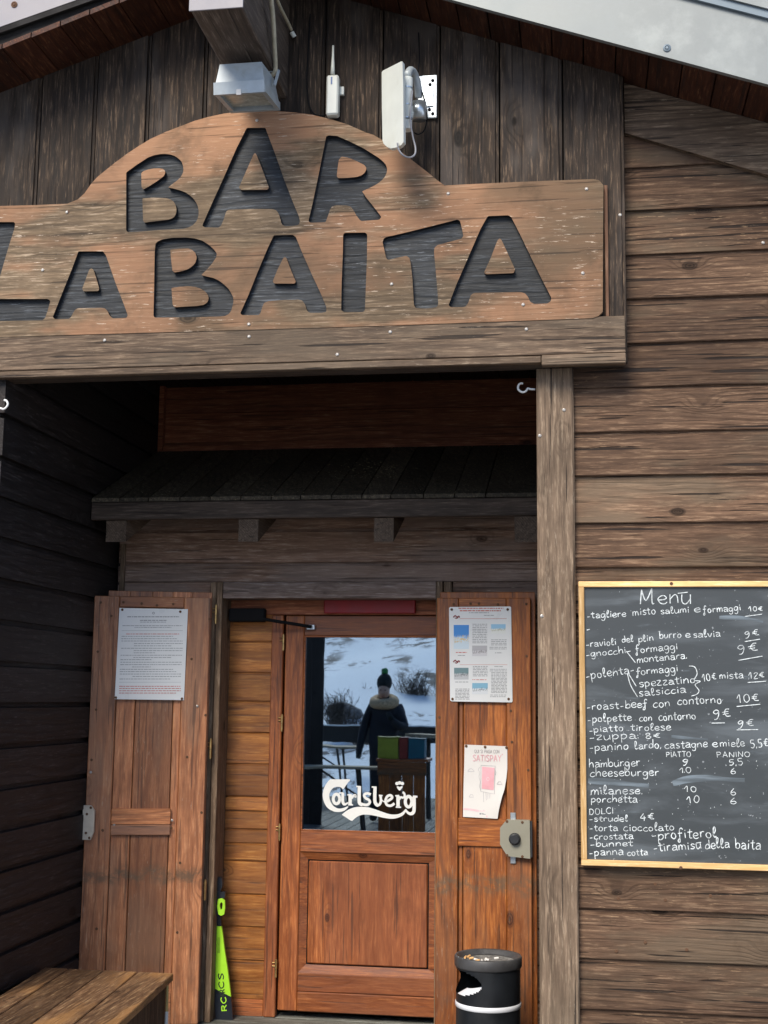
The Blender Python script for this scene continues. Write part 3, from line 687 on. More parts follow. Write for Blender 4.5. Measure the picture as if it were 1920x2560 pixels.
# ================================================================== CARVED SIGN
A1 = ZM(280, 300, 3.318); A2 = ZM(740, 300, 3.318); A3 = ZM(0, 540, 3.318); A4 = ZM(500, 540, 3.318); A5 = ZM(900, 500, 3.318)
YS = -.118
LET = [
 (A1, [[(118,435),(200,375),(300,310),(350,292),(400,283),(440,281),(480,285),(520,298),(550,318),(575,342),(587,372),(593,410),(590,435),(575,465),(553,490),(530,510),(495,535),(465,560),(510,568),(560,582),(605,598),(640,620),(672,648),(695,680),(712,715),(719,755),(718,785),(710,820),(697,845),(670,873),(630,893),(590,902),(540,906),(400,912),(250,925),(130,930),(117,915)],
       [(243,440),(258,425),(300,410),(345,402),(390,400),(422,405),(438,418),(442,436),(432,462),(405,485),(370,510),(310,548),(262,576),(245,560)],
       [(252,650),(330,644),(400,645),(450,648),(485,658),(510,675),(528,705),(535,740),(533,770),(520,800),(495,818),(460,828),(400,835),(330,843),(272,850),(258,840)]]),
 (A1, [[(1118,65),(1272,65),(1300,140),(1360,300),(1430,500),(1500,680),(1550,800),(1560,840),(1550,868),(1515,877),(1435,881),(1408,865),(1398,825),(1385,780),(1362,748),(1330,738),(1150,738),(960,745),(945,765),(925,830),(905,875),(885,893),(770,890),(748,875),(830,690),(930,470),(1030,240)],
       [(1187,272),(1200,290),(1255,430),(1302,560),(1290,578),(1070,580),(1052,560),(1110,430),(1175,285)]]),
 (A2, [[(250,135),(275,127),(340,132),(440,175),(560,235),(620,272),(680,310),(720,342),(745,370),(757,405),(752,440),(738,470),(715,497),(685,522),(650,544),(600,568),(548,592),(580,640),(640,715),(708,803),(692,827),(540,838),(525,825),(500,790),(475,745),(455,720),(425,709),(330,708),(298,718),(282,745),(262,805),(245,848),(120,852),(103,838),(140,680),(190,440),(230,240)],
       [(378,303),(430,312),(480,330),(530,355),(565,372),(582,392),(583,412),(570,437),(545,458),(510,471),(430,480),(350,482),(338,465),(345,400),(355,330)]]),
 (A3, [[(-90,50),(115,50),(126,62),(118,110),(70,260),(0,500),(-60,688),(395,688),(418,703),(400,770),(375,845),(352,865),(200,868),(0,872),(-330,880),(-340,860),(-200,400)]]),
 (A3, [[(650,293),(855,293),(880,330),(920,445),(960,560),(1030,740),(1060,822),(1050,845),(935,849),(908,825),(893,790),(872,767),(840,761),(650,764),(625,775),(605,805),(590,838),(570,853),(455,855),(437,838),(500,680),(600,430)],
       [(757,433),(775,445),(800,520),(822,600),(818,622),(692,625),(681,605),(705,540),(740,445)]]),
 (A3, [[(1290,228),(1310,210),(1350,193),(1430,180),(1550,178),(1620,187),(1680,205),(1734,240),(1775,278),(1799,312),(1792,345),(1759,395),(1715,445),(1669,490),(1720,503),(1769,513),(1815,535),(1849,560),(1890,597),(1915,635),(1934,672),(1937,710),(1929,745),(1918,785),(1899,812),(1870,828),(1830,833),(1659,838),(1450,841),(1285,843),(1273,828),(1278,600),(1283,300)],
       [(1412,275),(1500,268),(1560,268),(1595,282),(1620,305),(1632,345),(1622,385),(1600,412),(1565,438),(1520,455),(1448,468),(1430,455),(1418,350)],
       [(1422,597),(1480,588),(1560,582),(1620,588),(1665,603),(1705,628),(1728,662),(1731,690),(1718,718),(1690,737),(1640,746),(1560,750),(1450,757),(1432,740)]]),
 (A4, [[(612,160),(770,156),(795,175),(850,310),(930,490),(1000,640),(1048,755),(1048,795),(1010,803),(910,803),(888,785),(872,735),(850,702),(815,692),(690,697),(570,705),(530,722),(515,760),(502,805),(487,822),(350,822),(333,808),(400,660),(480,460),(560,270)],
       [(705,338),(717,348),(755,450),(795,545),(785,560),(615,560),(603,542),(640,450),(690,350)]]),
 (A4, [[(1200,140),(1370,137),(1387,152),(1385,350),(1375,600),(1368,782),(1352,797),(1190,796),(1171,780),(1175,560),(1185,300),(1187,155)]]),
 (A5, [[(195,322),(215,308),(260,298),(400,265),(600,215),(808,162),(830,173),(845,235),(858,300),(840,321),(740,348),(645,373),(618,395),(614,430),(622,520),(640,720),(650,865),(635,890),(540,900),(462,896),(447,870),(435,650),(420,520),(410,480),(385,463),(330,474),(235,497),(218,485),(187,350)]]),
 (A5, [[(1060,133),(1232,127),(1255,143),(1330,290),(1440,520),(1530,700),(1588,812),(1580,842),(1555,858),(1445,862),(1412,845),(1395,805),(1370,775),(1335,764),(1150,767),(945,770),(918,790),(900,850),(878,882),(858,888),(750,888),(734,872),(800,700),(900,470),(1000,240)],
       [(1157,318),(1172,328),(1225,440),(1286,575),(1275,606),(1045,616),(1028,602),(1085,480),(1140,335)]]),
]
def round_poly(pts, r=.006):
    out = []; n = len(pts)
    for i in range(n):
        a, p, b = (Vector(pts[i-1]), Vector(pts[i]), Vector(pts[(i+1) % n]))
        ra = min(r, (a-p).length*.35); rb = min(r, (b-p).length*.35)
        q0 = p+(a-p).normalized()*ra; q1 = p+(b-p).normalized()*rb
        out += [q0, (q0+q1)*.25+p*.5, q1]
    return [(q.x, q.y) for q in out]
def flat_shape(loops, depth, name):
    """closed 2-D loops (x, z) filled even-odd and given depth -> verts (x, y, z), faces"""
    cu = bpy.data.curves.new('tmp', 'CURVE'); cu.dimensions = '2D'; cu.fill_mode = 'BOTH'; cu.extrude = depth/2
    for lp in loops:
        s = cu.splines.new('POLY'); s.points.add(len(lp)-1)
        for p, q in zip(s.points, lp): p.co = (q[0], q[1], 0, 1)
        s.use_cyclic_u = True
    o = bpy.data.objects.new('tmp', cu); COL.objects.link(o)
    me = bpy.data.meshes.new_from_object(o); vs = [v.co.copy() for v in me.vertices]; fs = [tuple(p.vertices) for p in me.polygons]; nz = [p.normal.z for p in me.polygons]
    bpy.data.objects.remove(o); bpy.data.curves.remove(cu); bpy.data.meshes.remove(me)
    return vs, fs, nz
loopsS = [round_poly([(float(z.P(x, y, Y=YS)[0]), float(z.P(x, y, Y=YS)[2])) for x, y in lp], .004) for z, lps in LET for lp in lps]
arc = [(Z3, -90, 58), (Z1, 0, 890), (Z1, 150, 886), (Z1, 290, 880), (Z1, 335, 862), (Z1, 365, 835), (Z1, 395, 792), (Z1, 420, 765), (Z1, 450, 740), (Z1, 500, 700), (Z1, 550, 663), (Z1, 600, 630), (Z1, 650, 600), (Z1, 715, 570), (Z1, 780, 545), (Z1, 840, 522), (Z1, 900, 505), (Z1, 970, 490), (Z1, 1050, 481), (Z1, 1125, 478), (Z1, 1200, 480), (Z1, 1275, 486), (Z1, 1350, 496), (Z1, 1425, 514), (Z1, 1500, 537), (Z1, 1580, 572), (A2, 640, 122), (A2, 715, 165), (A2, 800, 215), (A2, 900, 283), (A2, 1000, 362), (A2, 1100, 440), (A2, 1180, 505), (A2, 1235, 545), (A2, 1262, 549), (Z4, 240, 111), (Z4, 500, 98), (Z4, 700, 90), (Z4, 905, 82), (Z4, 930, 88), (Z4, 948, 110), (Z4, 946, 400), (Z4, 945, 655), (Z4, 925, 675), (Z4, 900, 683), (Z4, 0, 716), (Z3, 0, 626)]
outl = [(float(z.P(x, y, Y=YS)[0]), float(z.P(x, y, Y=YS)[2])) for z, x, y in arc]
outl = [(-4.1, outl[1][1])] + outl[1:] + [(-4.1, outl[-1][1]-.003)]
sg = thing('carved_sign', 'big arched plywood sign carved BAR LA BAITA in blue black letters', 'sign', (-1, YS, 2.9))
dep = .021
vs, fs, nz = flat_shape([outl]+loopsS, dep, 'panel')
V = [(v.x, YS+dep/2-v.z, v.y) for v in vs]
def near_outline(c):
    return c[0] > .05 or min((c[0]-a)**2+(c[2]-b)**2 for a, b in outl) < 1e-4
fm = []
outs = np.array(outl)
for f, n_ in zip(fs, nz):
    if abs(n_) > .5: fm.append(0)
    else:
        c = np.mean([[V[i][0], V[i][2]] for i in f], axis=0)
        dmin = 9
        for i in range(len(outs)):
            a, b = outs[i-1], outs[i]; ab = b-a; t = np.clip(np.dot(c-a, ab)/max(1e-9, np.dot(ab, ab)), 0, 1); dmin = min(dmin, np.linalg.norm(c-a-ab*t))
        fm.append(0 if dmin < .004 else 1)
part('panel', V, fs, [M['sign'], M['black']], sg, fm)
names = 'BARLABAITA'
for (z, lps), ch in zip(LET, names):
    L_ = [round_poly([(float(z.P(x, y, Y=YS)[0]), float(z.P(x, y, Y=YS)[2])) for x, y in lp], .004) for lp in lps]
    vs, fs, nz = flat_shape(L_[:1], .004, 'letter')
    if z is A3 and ch == 'L': pass
    # letter floor, 1 mm wider all round than the opening is not needed: it sits right behind it
    part('letter', [(v.x, YS+dep-.001+.002-v.z, v.y) for v in vs], fs, M['paint'], sg)
# counters left standing as islands of plywood: the panel mesh keeps them; a back board carries everything
vs, fs, nz = flat_shape([outl], YG-.003-(YS+dep+.004), 'back')
part('back_board', [(v.x, (YS+dep+.004+YG-.003)/2-v.z, v.y) for v in vs], fs, M['void'], sg)
screws(F, [(1267, 408), (1259, 590), (968, 418), (1130, 658)], YS-.001, sg)
screws(A3, [(353, 448)], YS-.001, sg); screws(A4, [(405, 898)], YS-.001, sg); screws(A5, [(262, 697)], YS-.001, sg)
screws(Z1, [(289, 916), (1110, 520)], YS-.001, sg); screws(F, [(147, 457)], YS-.001, sg, NAIL, 'nail')

# ================================================================== FLOODLIGHT, CONDUIT, ANTENNAS, CABLES
ZF = ZM(500, 120, 6.381); ZA_ = ZM(780, 100, 4.879)
fl = thing('floodlight', 'grey halogen floodlight hanging under the ridge beam above the sign', 'lamp', (-1.3, -.3, 3.7))
Yt, Yb_ = -.47, -.24
TL, TR = Vector(ZF.P(265, 690, Y=Yt)), Vector(ZF.P(1110, 685, Y=Yt))
BL, BR = Vector(ZF.P(450, 1000, Y=Yb_)), Vector(ZF.P(1215, 990, Y=Yb_))
cz = (TL+TR+BL+BR)/4; U = Vector((1, 0, 0)); Wv = ((BL+BR)-(TL+TR)); Wv.x = 0; hl = Wv.length/2; Wv.normalize(); N = U.cross(Wv); 
if N.z > 0: N = -N
wd = ((TR-TL).length+(BR-BL).length)/2
def obox(mb, c, u, w, n, su, sw, sn, mi=0, taper=1.0, tn=1.0):
    vs = []
    for k in (-1, 1):
        for j in (-1, 1):
            for i in (-1, 1):
                s1 = taper if k < 0 else 1.0
                vs.append(c+u*(i*su/2*s1)+w*(j*sw/2*s1)+n*(k*sn/2))
    mb.add(vs, [(0, 2, 3, 1), (4, 5, 7, 6), (0, 1, 5, 4), (2, 6, 7, 3), (0, 4, 6, 2), (1, 3, 7, 5)], mi); return mb
mb = MB(); obox(mb, cz-N*.065, U, Wv, N, wd*.97, hl*.97, .09, taper=.84); mb.build('housing', M['lamp'], fl)
mb = MB(); obox(mb, cz-N*.013, U, Wv, N, wd*.86, hl*.80, .008); mb.build('front_glass', M['lampglass'], fl)
mb = MB(); t_ = .017
for sgn in (-1, 1):
    obox(mb, cz+Wv*sgn*(hl/2-t_/2)-N*.008, U, Wv, N, wd, t_, .03); obox(mb, cz+U*sgn*(wd/2-t_/2)-N*.009, U, Wv, N, t_, hl-2*t_, .028)
obox(mb, cz-Wv*(hl/2+.004)-N*.012, U, Wv, N, wd*.98, .010, .045)
mb.build('front_rim', M['lamp'], fl)
mb = MB(); obox(mb, cz-Wv*(hl/2+.006)+N*.006, U, Wv, N, .018, .012, .02); mb.build('clip', M['screw'], fl)
# yoke bracket up to the beam
mb = MB()
for sgn in (-1, 1): mb.add(*tube([cz+U*sgn*(wd/2+.006)-N*.05, cz+U*sgn*(wd/2+.006)-N*.06+Vector((0, .06, .08))], .006, 6))
mb.add(*tube([cz+U*(-wd/2-.006)-N*.06+Vector((0, .06, .08)), cz+U*(wd/2+.006)-N*.06+Vector((0, .06, .08))], .006, 6))
mb.build('yoke', M['lamp'], fl)
cdp = [Vector(Z1.P(1165, -60, Y=-.55)), Vector(Z1.P(1172, 0, Y=-.5)), Vector(Z1.P(1180, 80, Y=-.45)), Vector(Z1.P(1186, 200, Y=-.38)), Vector(Z1.P(1190, 280, Y=-.33)), Vector(Z1.P(1186, 315, Y=-.31)), Vector(Z1.P(1165, 330, Y=-.3))]
v, f = tube(smoothpath(cdp), .0085, 8); co_ = part('conduit', v, f, M['conduit'], smooth=True); tag(co_, 'beige ribbed conduit running down to the floodlight', 'cable')
v, f = tube(smoothpath([Vector(Z1.P(1190, -20, Y=-.45)), Vector(Z1.P(1210, 30, Y=-.35)), Vector(Z1.P(1240, 90, Y=-.2)), Vector(Z1.P(1258, 128, Y=-.12))]), .007, 8); co_ = part('conduit', v, f, M['conduit'], smooth=True)
tag(co_, 'short beige conduit ending beside the ridge beam', 'cable'); co_['group'] = 'beige conduits at the ridge beam'
tp = Vector(Z1.P(1272, 160, Y=-.1)); v, f = tube([Vector(Z1.P(1260, 138, Y=-.11)), tp], .009, 8); o = part('conduit_end', v, f, M['white'], None); tag(o, 'pale cable gland below the short conduit', 'cable gland')
# access point with rod antenna
YA2 = YG-.03
ap = thing('access_point', 'slim white wireless box with a rod antenna above the sign', 'antenna', tuple(ZA_.P(245, 660, Y=YA2)))
a, b_, c, d = rect(ZA_, 172, 420, 318, 905, YA2-.03)
v, f = cbox(a, b_, YA2-.03, YA2+.012, c, d, .006); part('casing', v, f, M['white'], ap)
box('mounting_plate', a+.02, b_+.014, YA2+.013, YG-.002, c+.1, d-.03, M['white'], ap)
q = [ZA_.P(258, 70, Y=YA2-.01), ZA_.P(256, 200, Y=YA2-.01), ZA_.P(254, 330, Y=YA2-.01), ZA_.P(252, 422, Y=YA2-.01)]
v, f = tube(q, .005, 10, rs=[.0042, .0048, .0075, .009]); part('rod', v, f, M['white'], ap, smooth=True)
mb = MB(); A0 = ZA_.P(236, 450, Y=YA2-.031); mb.box(A0[0]-.002, A0[0]+.004, YA2-.0315, YA2-.0301, A0[2]-.03, A0[2], .0003); mb.build('logo_print', [plain('blue print', (.12, .18, .35), .5)], ap)
# panel antenna
pa = thing('panel_antenna', 'flat cream panel antenna on a clamped wall bracket', 'antenna', tuple(ZA_.P(1100, 760, Y=YG)))
Yl, Yr = -.24, -.40
def pp(x, y): t = (x-850)/(1110-850); return Vector(ZA_.P(x, y, Y=Yl+(Yr-Yl)*t))
loop = [(850, 395), (862, 375), (1085, 262), (1103, 262), (1113, 600), (1116, 1180), (1116, 1245), (1085, 1282), (1030, 1310), (960, 1322), (915, 1303), (872, 1262), (860, 1225), (852, 800)]
fr_ = [pp(x, y) for x, y in loop]; nrm = Vector((-(Yl-Yr), -.1, 0)); nrm = Vector((fr_[3]-fr_[0]).cross(Vector((0, 0, 1)))).normalized()
if nrm.y > 0: nrm = -nrm
back = [p+Vector((.005, .02, 0)) for p in fr_]; n = len(fr_)
part('panel', fr_+back, [tuple(range(n))[::-1], tuple(range(n, 2*n))]+[(i, (i+1) % n, n+(i+1) % n, n+i) for i in range(n)], M['white'], pa)
YC = -.30
mast = [ZA_.P(1158, 400, Y=YC), ZA_.P(1158, 1100, Y=YC)]
mb = MB()
for y0, y1, r in ((470, 590, .022), (605, 800, .021), (815, 960, .022), (985, 1100, .019)):
    mb.add(*cyl(ZA_.P(1158, y0, Y=YC), ZA_.P(1158, y1, Y=YC), r, 20))
mb.build('clamp', M['white'], pa)
mb = MB()
for y in (598, 808, 970): mb.add(*cyl(ZA_.P(1158, y-7, Y=YC), ZA_.P(1158, y+7, Y=YC), .0235, 20))
mb.build('strap', M['zinc'], pa)
mb = MB(); mb.add(*tube(smoothpath([ZA_.P(1165, 430, Y=YC), ZA_.P(1200, 370, Y=-.24), ZA_.P(1250, 420, Y=-.2), ZA_.P(1290, 560, Y=-.17), ZA_.P(1300, 700, Y=-.14)]), .015, 10)); mb.build('arm', M['lamp'], pa, True)
mb = MB(); mb.add(*cyl(ZA_.P(1300, 770, Y=-.17), ZA_.P(1300, 965, Y=-.17), .03, 24)); mb.build('pipe_clamp', M['zinc'], pa, True)
a, b_, c, d = rect(ZA_, 1290, 430, 1525, 955, YG-.01); box('wall_plate', a, b_, YG-.012, YG-.003, c, d, M['zinc'], pa, .003)
a, b_, c, d = rect(ZA_, 1400, 590, 1480, 805, YG-.02); box('plate_rib', a, b_, YG-.018, YG-.0125, c, d, M['zinc'], pa, .003)
for x, y in ((1473, 495), (1432, 850), (1473, 900), (1440, 545)): put('bolt', disc_mesh('bolt', .007, .004, M['cable'], 10), ZA_.P(x, y, Y=YG-.0122), pa)
v, f = tube(smoothpath([ZA_.P(1043, 1250, Y=-.38), ZA_.P(1055, 1330, Y=-.37), ZA_.P(1110, 1405, Y=-.36), ZA_.P(1190, 1432, Y=-.34), ZA_.P(1250, 1400, Y=-.33), ZA_.P(1262, 1320, Y=-.32), ZA_.P(1230, 1180, Y=-.32), ZA_.P(1200, 1000, Y=-.325), ZA_.P(1205, 800, Y=-.33), ZA_.P(1225, 620, Y=-.31)]), .0035, 6)
o = part('antenna_cable', v, f, M['gcable'], smooth=True); tag(o, 'grey cable looping out of the panel antenna', 'cable')
v, f = tube(smoothpath([ZA_.P(1300, -90, Y=-.1), ZA_.P(1310, 200, Y=-.1), ZA_.P(1300, 350, Y=-.12), ZA_.P(1285, 450, Y=-.16), ZA_.P(1330, 600, Y=-.16), ZA_.P(1385, 780, Y=-.14), ZA_.P(1403, 950, Y=-.12), ZA_.P(1370, 1100, Y=-.11), ZA_.P(1300, 1150, Y=-.11), ZA_.P(1250, 1130, Y=-.12)]), .003, 6)
o = part('wall_cable', v, f, M['cable'], smooth=True); tag(o, 'thin black cable running down behind the panel antenna', 'cable')
v, f = tube(smoothpath([Z1.P(1340, 60, Y=YG-.01), Z1.P(1332, 200, Y=YG-.01), Z1.P(1325, 330, Y=YG-.012), Z1.P(1330, 430, Y=YG-.012), Z1.P(1350, 485, Y=YG-.02), Z1.P(1385, 500, Y=YG-.02), Z1.P(1425, 492, Y=YG-.025)]), .003, 6)
o = part('wall_cable', v, f, M['cable'], smooth=True); tag(o, 'thin black cable dropping to the small wireless box', 'cable')
# hooks
hk = smoothpath([Z6.P(x, y, Y=YP+.04) for x, y in ((1212, 258), (1180, 257), (1160, 252), (1148, 270), (1125, 278), (1103, 268), (1092, 248), (1098, 226), (1112, 217), (1128, 217))], 4)
hm = thing('screw_hook', 'white metal screw hook in the side of the support post', 'hook', tuple(hk[0]), 'white hooks at the entrance opening')
v, f = tube(hk, .0042, 8); part('hook', v, f, M['white2'], hm, smooth=True)
hk2 = smoothpath([Z5.P(x, y, Y=-.13) for x, y in ((-30, 255), (-12, 250), (0, 243), (15, 247), (28, 238), (34, 225), (28, 211), (18, 208))], 4)
hm = thing('screw_hook', 'white metal screw hook at the far left corner of the opening', 'hook', tuple(hk2[0]), 'white hooks at the entrance opening')
v, f = tube(hk2, .0045, 8); part('hook', v, f, M['white2'], hm, smooth=True)

# ================================================================== DOORWAY
B = ZM(160, 1440, 3.318); Cz = ZM(0, 2000, 2.5136); D = ZM(500, 1440, 2.6758); E = ZM(500, 2050, 2.6758); R_ = ZM(1060, 1440, 3.0725); H7 = ZM(1060, 2100, 4.1475)
YJ = 1.165
FZ = float(E.P(420, 1272, Y=1.32)[2]); print('floor z', FZ, E.P(1000, 1285, Y=1.33)[2])
FZ = .03
st = thing('door_step', 'grey weathered board step at the foot of the door', 'step', (-1.2, 1.1, DECK))
y = .98
while y < 1.42:
    box('board', XL+.01, XB1-.01, y, min(y+.112, 1.43), FZ-.03, FZ, M['floor'], st, .003); y += .115
box('riser', XL+.01, XB1-.01, .995, 1.01, DECK, FZ-.032, M['floor'], st)
df = thing('door_frame', 'worn brown frame posts and lintel around the entrance door', 'door frame', (-1.2, YJ, FZ))
def xat(zm, x, y, Y): return float(zm.P(x, y, Y=Y)[0])
j0, j1, j2, j3 = [xat(D, x, 100, YJ) for x in (65, 105, 112, 150)]
zt = (D.P(150, 38, Y=YJ)[2]+D.P(1580, 38, Y=YJ)[2])/2; zl = (D.P(150, 147, Y=YJ)[2]+D.P(1580, 150, Y=YJ)[2])/2
box('outer_post', j0, j1, YJ+.012, YJ+.1, FZ, zt, M['jambZ'], df, .003); box('inner_post', j2, j3, YJ, YJ+.16, FZ, zt, M['jambZ'], df, .003)
k0, k1, k2 = [xat(D, x, 100, YJ) for x in (1580, 1622, 1628)]
box('lintel', j3+.001, k0-.001, YJ+.003, YJ+.13, zl, zt, M['jambX'], df, .003)
box('inner_post', k0, k1, YJ, YJ+.16, FZ, zt, M['jambZ'], df, .003); box('outer_post', k2, xat(R_, 210, 100, YJ), YJ+.012, YJ+.1, FZ, zt, M['jambZ'], df, .003)
YD = 1.33
# head board above the door leaf
zdt = (D.P(700, 265, Y=YD)[2])
XDR = xat(D, 1700, 600, YD)
box('head_board', j3+.001, XDR, YD-.01, YD+.05, zdt+.004, zl+.08, M['red'], df)
# side panel of honey coloured planks
s0, s1, s2, s3, s4 = j2-.06, xat(D, 468, 1000, YD), xat(D, 548, 1000, YD), xat(D, 560, 1000, YD), xat(D, 686, 1000, YD)
sp = thing('side_panel', 'honey coloured horizontal plank panel left of the entrance door', 'panel', ((s0+s1)/2, YD, FZ))
pz = [zl+.07]+[D.P(300, y, Y=YD)[2] for y in (435, 645, 835, 1045, 1255, 1470, 1567, 1690)]+[E.P(300, y, Y=YD)[2] for y in (152, 270, 492, 710, 935, 1195)]
pz = sorted(set(float(q) for q in pz), reverse=True)
for a, b_ in zip(pz[:-1], pz[1:]):
    if a-b_ < .01: continue
    lap_plank(b_, a, s0, s1-.001, YD, M['sidepl'], sp, lip=.005, dp=.008)
box('base_rail', s0, s1-.001, YD-.006, YD+.03, FZ, pz[-1]-.001, M['doorX'], sp)
box('backing_board', s0, s2, YD+.032, YD+.06, FZ, zl+.07, M['void'], sp)
box('door_post', s1, s2, YD-.012, YD+.03, FZ, zdt+.002, M['doorZ'], df, .004)
# door leaf
dr = thing('entrance_door', 'red brown pine door with a tall glass pane and raised lower panel', 'door', (s3, YD, FZ))
gx0, gx1 = s4, xat(D, 1665, 1000, YD); zb_ = .062
gz1 = (D.P(705, 399, Y=YD)[2]+D.P(1575, 403, Y=YD)[2])/2; gz0 = (D.P(675, 1700, Y=YD)[2]+E.P(1570, 102, Y=YD)[2])/2
box('stile', s3, gx0, YD-.004, YD+.04, zb_, zdt, M['doorZ'], dr, .004)
box('stile', gx1, gx1+.1, YD-.004, YD+.04, zb_, zdt, M['doorZ'], dr, .004)
box('rail', gx0+.0005, gx1-.0005, YD-.002, YD+.04, gz1, zdt, M['doorX'], dr, .003)
def zavg(y0, y1): return float((E.P(670, y0, Y=YD)[2]+E.P(1570, y1, Y=YD)[2])/2)
r1, r2_, r3, r4 = zavg(212, 240), zavg(1020, 1066), zavg(1147, 1189), zb_
box('rail', gx0+.0005, gx1-.0005, YD-.002, YD+.04, r1, gz0, M['doorX'], dr, .003)
box('rail', gx0+.0005, gx1-.0005, YD-.002, YD+.04, r3+.001, r2_, M['doorX'], dr, .003); box('kick_rail', gx0+.0005, gx1-.0005, YD-.008, YD+.04, r4, r3, M['doorX'], dr, .004)
px0, px1 = xat(E, 712, 600, YD), xat(E, 1528, 600, YD); pz1, pz0 = zavg(262, 292), zavg(965, 1008)
O = [(gx0, r2_), (gx1-.03, r2_), (gx1-.03, r1), (gx0, r1)]; I = [(px0, pz0), (px1, pz0), (px1, pz1), (px0, pz1)]
mb = MB()
for k in range(4):
    a, b_, c, d = O[k], O[(k+1) % 4], I[(k+1) % 4], I[k]
    mb.add([(a[0], YD+.004, a[1]), (b_[0], YD+.004, b_[1]), (c[0], YD+.014, c[1]), (d[0], YD+.014, d[1])], [(0, 1, 2, 3)])
mb.build('panel_bevel', M['doorX'], dr)
box('groove', px0-.001, px1+.001, YD+.020, YD+.03, pz0-.001, pz1+.001, M['void'], dr)
box('raised_panel', px0+.006, px1-.006, YD+.004, YD+.022, pz0+.006, pz1-.006, M['doorZ'], dr, .005)
box('filler', gx1-.03, gx1, YD+.003, YD+.03, r2_, r1, M['doorZ'], dr)
YGL = YD+.014
v, f = cbox(gx0-.003, gx1+.003, YGL, YGL+.004, gz0-.003, gz1+.003, .0005); part('glass_pane', v, f, M['glass'], dr)
bd = MB(); t_ = .007
bd.box(gx0, gx1, YD, YGL-.001, gz0, gz0+t_, .002); bd.box(gx0, gx0+t_, YD, YGL-.001, gz0+t_, gz1, .002); bd.box(gx0+t_, gx1, YD, YGL-.001, gz1-t_, gz1, .002)
bd.build('glazing_bead', M['doorX'], dr)
# brass hinges
def hinge(zm, x0, y0, x1, y1, Y, parent, mat):
    mb = MB(); xm = (x0+x1)/2
    a = Vector(zm.P(xm, y0, Y=Y)); b_ = Vector(zm.P(xm, y1, Y=Y)); a.x = b_.x = (a.x+b_.x)/2
    L = (a-b_).length; r = .0062
    mb.add(*cyl(a, a+(b_-a)*.54, r, 12)); mb.add(*cyl(a+(b_-a)*.56, b_, r*.9, 12)); mb.add(*cyl(b_, b_+(b_-a)*.05, r*.6, 8)); mb.add(*cyl(a-(b_-a)*.05, a, r*.6, 8))
    mb.add(*cyl(a+(b_-a)*.18, a+(b_-a)*.18+Vector((-.018, .004, 0)), .003, 6)); mb.add(*cyl(a+(b_-a)*.38, a+(b_-a)*.38+Vector((-.018, .004, 0)), .003, 6))
    return mb.build('hinge', mat, parent)
for a_ in ((D, 545, 395, 570, 495), (D, 535, 930, 560, 1035), (D, 517, 1660, 545, 1766), (E, 495, 935, 520, 1050)):
    hinge(*a_, YD-.018, dr, M['brass'])
for a_ in ((B, 1240, 245, 1280, 390), (B, 1195, 1355, 1235, 1510), (Cz, 1275, 505, 1302, 625)):
    hinge(*a_, YJ-.035, df, M['brass'])
# door closer
mb = MB(); a, b_, c, d = rect(D, 190, 215, 430, 305, YD-.09); mb.box(a, b_, YD-.09, YD-.04, c, d, .006); mb.build('closer_body', M['cable'], dr)
v, f = tube([D.P(420, 288, Y=YD-.1), D.P(560, 310, Y=YD-.07), D.P(745, 340, Y=YD-.025)], .008, 8); part('closer_arm', v, f, M['cable'], dr)
a = D.P(740, 342, Y=YD-.02); box('closer_bracket', a[0]-.02, a[0]+.02, YD-.02, YD-.003, a[2]-.012, a[2]+.012, M['zinc'], dr)
a, b_, c, d = rect(D, 828, 158, 1440, 250, YD-.04); rbx = box('emergency_sign_box', a, b_, YD-.04, YD-.011, c, d, M['redbox'], None, .004); rbx.name = 'red_box'
tag(rbx, 'long dark red box on the board above the door glass', 'box')
# ---- brewery logo lettered on the glass
K = ZM(780, 1920, 5.53); YK = YGL-.0012; kcount = 0
def ribbon(pts, w, Yp, k=5, smooth=True, taper=None):
    P3 = smoothpath([(p[0], p[1], 0) for p in pts], k) if smooth and len(pts) > 2 else [Vector((p[0], p[1], 0)) for p in pts]
    vs = []; fs = []; n = len(P3)
    for i, p in enumerate(P3):
        t = (P3[min(i+1, n-1)]-P3[max(i-1, 0)]); t.z = 0
        t = t.normalized() if t.length > 0 else Vector((1, 0, 0)); q = Vector((-t.y, t.x, 0)); ww = w/2
        if taper: ww *= taper(i/(n-1))
        vs += [(p.x+q.x*ww, Yp, p.y+q.y*ww), (p.x-q.x*ww, Yp, p.y-q.y*ww)]
    for i in range(n-1): fs.append((2*i, 2*i+1, 2*i+3, 2*i+2))
    return vs, fs
def kp(x, y): q = K.P(x, y, Y=YK); return (float(q[0]), float(q[2]))
kscale_ = abs(kp(100, 0)[0]-kp(0, 0)[0])/100
lg = MB()
def kpoly(pts):
    global kcount
    kcount += 1; q = smoothpath([(*kp(*p), 0) for p in pts]+[(*kp(*pts[0]), 0)], 4)[:-1]
    q = [(v.x, YK-kcount*.00006, v.y) for v in q]
    cu = flat_shape([[(v[0], v[2]) for v in q]], 0, 'x'); 
    fs_ = [f for f, n_ in zip(cu[1], cu[2])]
    lg.add([(v.x, YK-kcount*.00006, v.y) for v in cu[0]], fs_)
def krib(pts, w, smooth=True, taper=None):
    global kcount
    kcount += 1; lg.add(*ribbon([kp(*p) for p in pts], w*kscale_, YK-kcount*.00006, 6, smooth, taper))
kpoly([(250,155),(400,157),(525,158),(498,200),(470,240),(430,292),(400,268),(350,260),(300,272),(262,310),(240,370),(245,430),(270,490),(310,535),(370,560),(430,553),(490,530),(502,536),(470,575),(420,600),(350,608),(280,592),(210,545),(165,465),(148,385),(160,295),(200,215)])
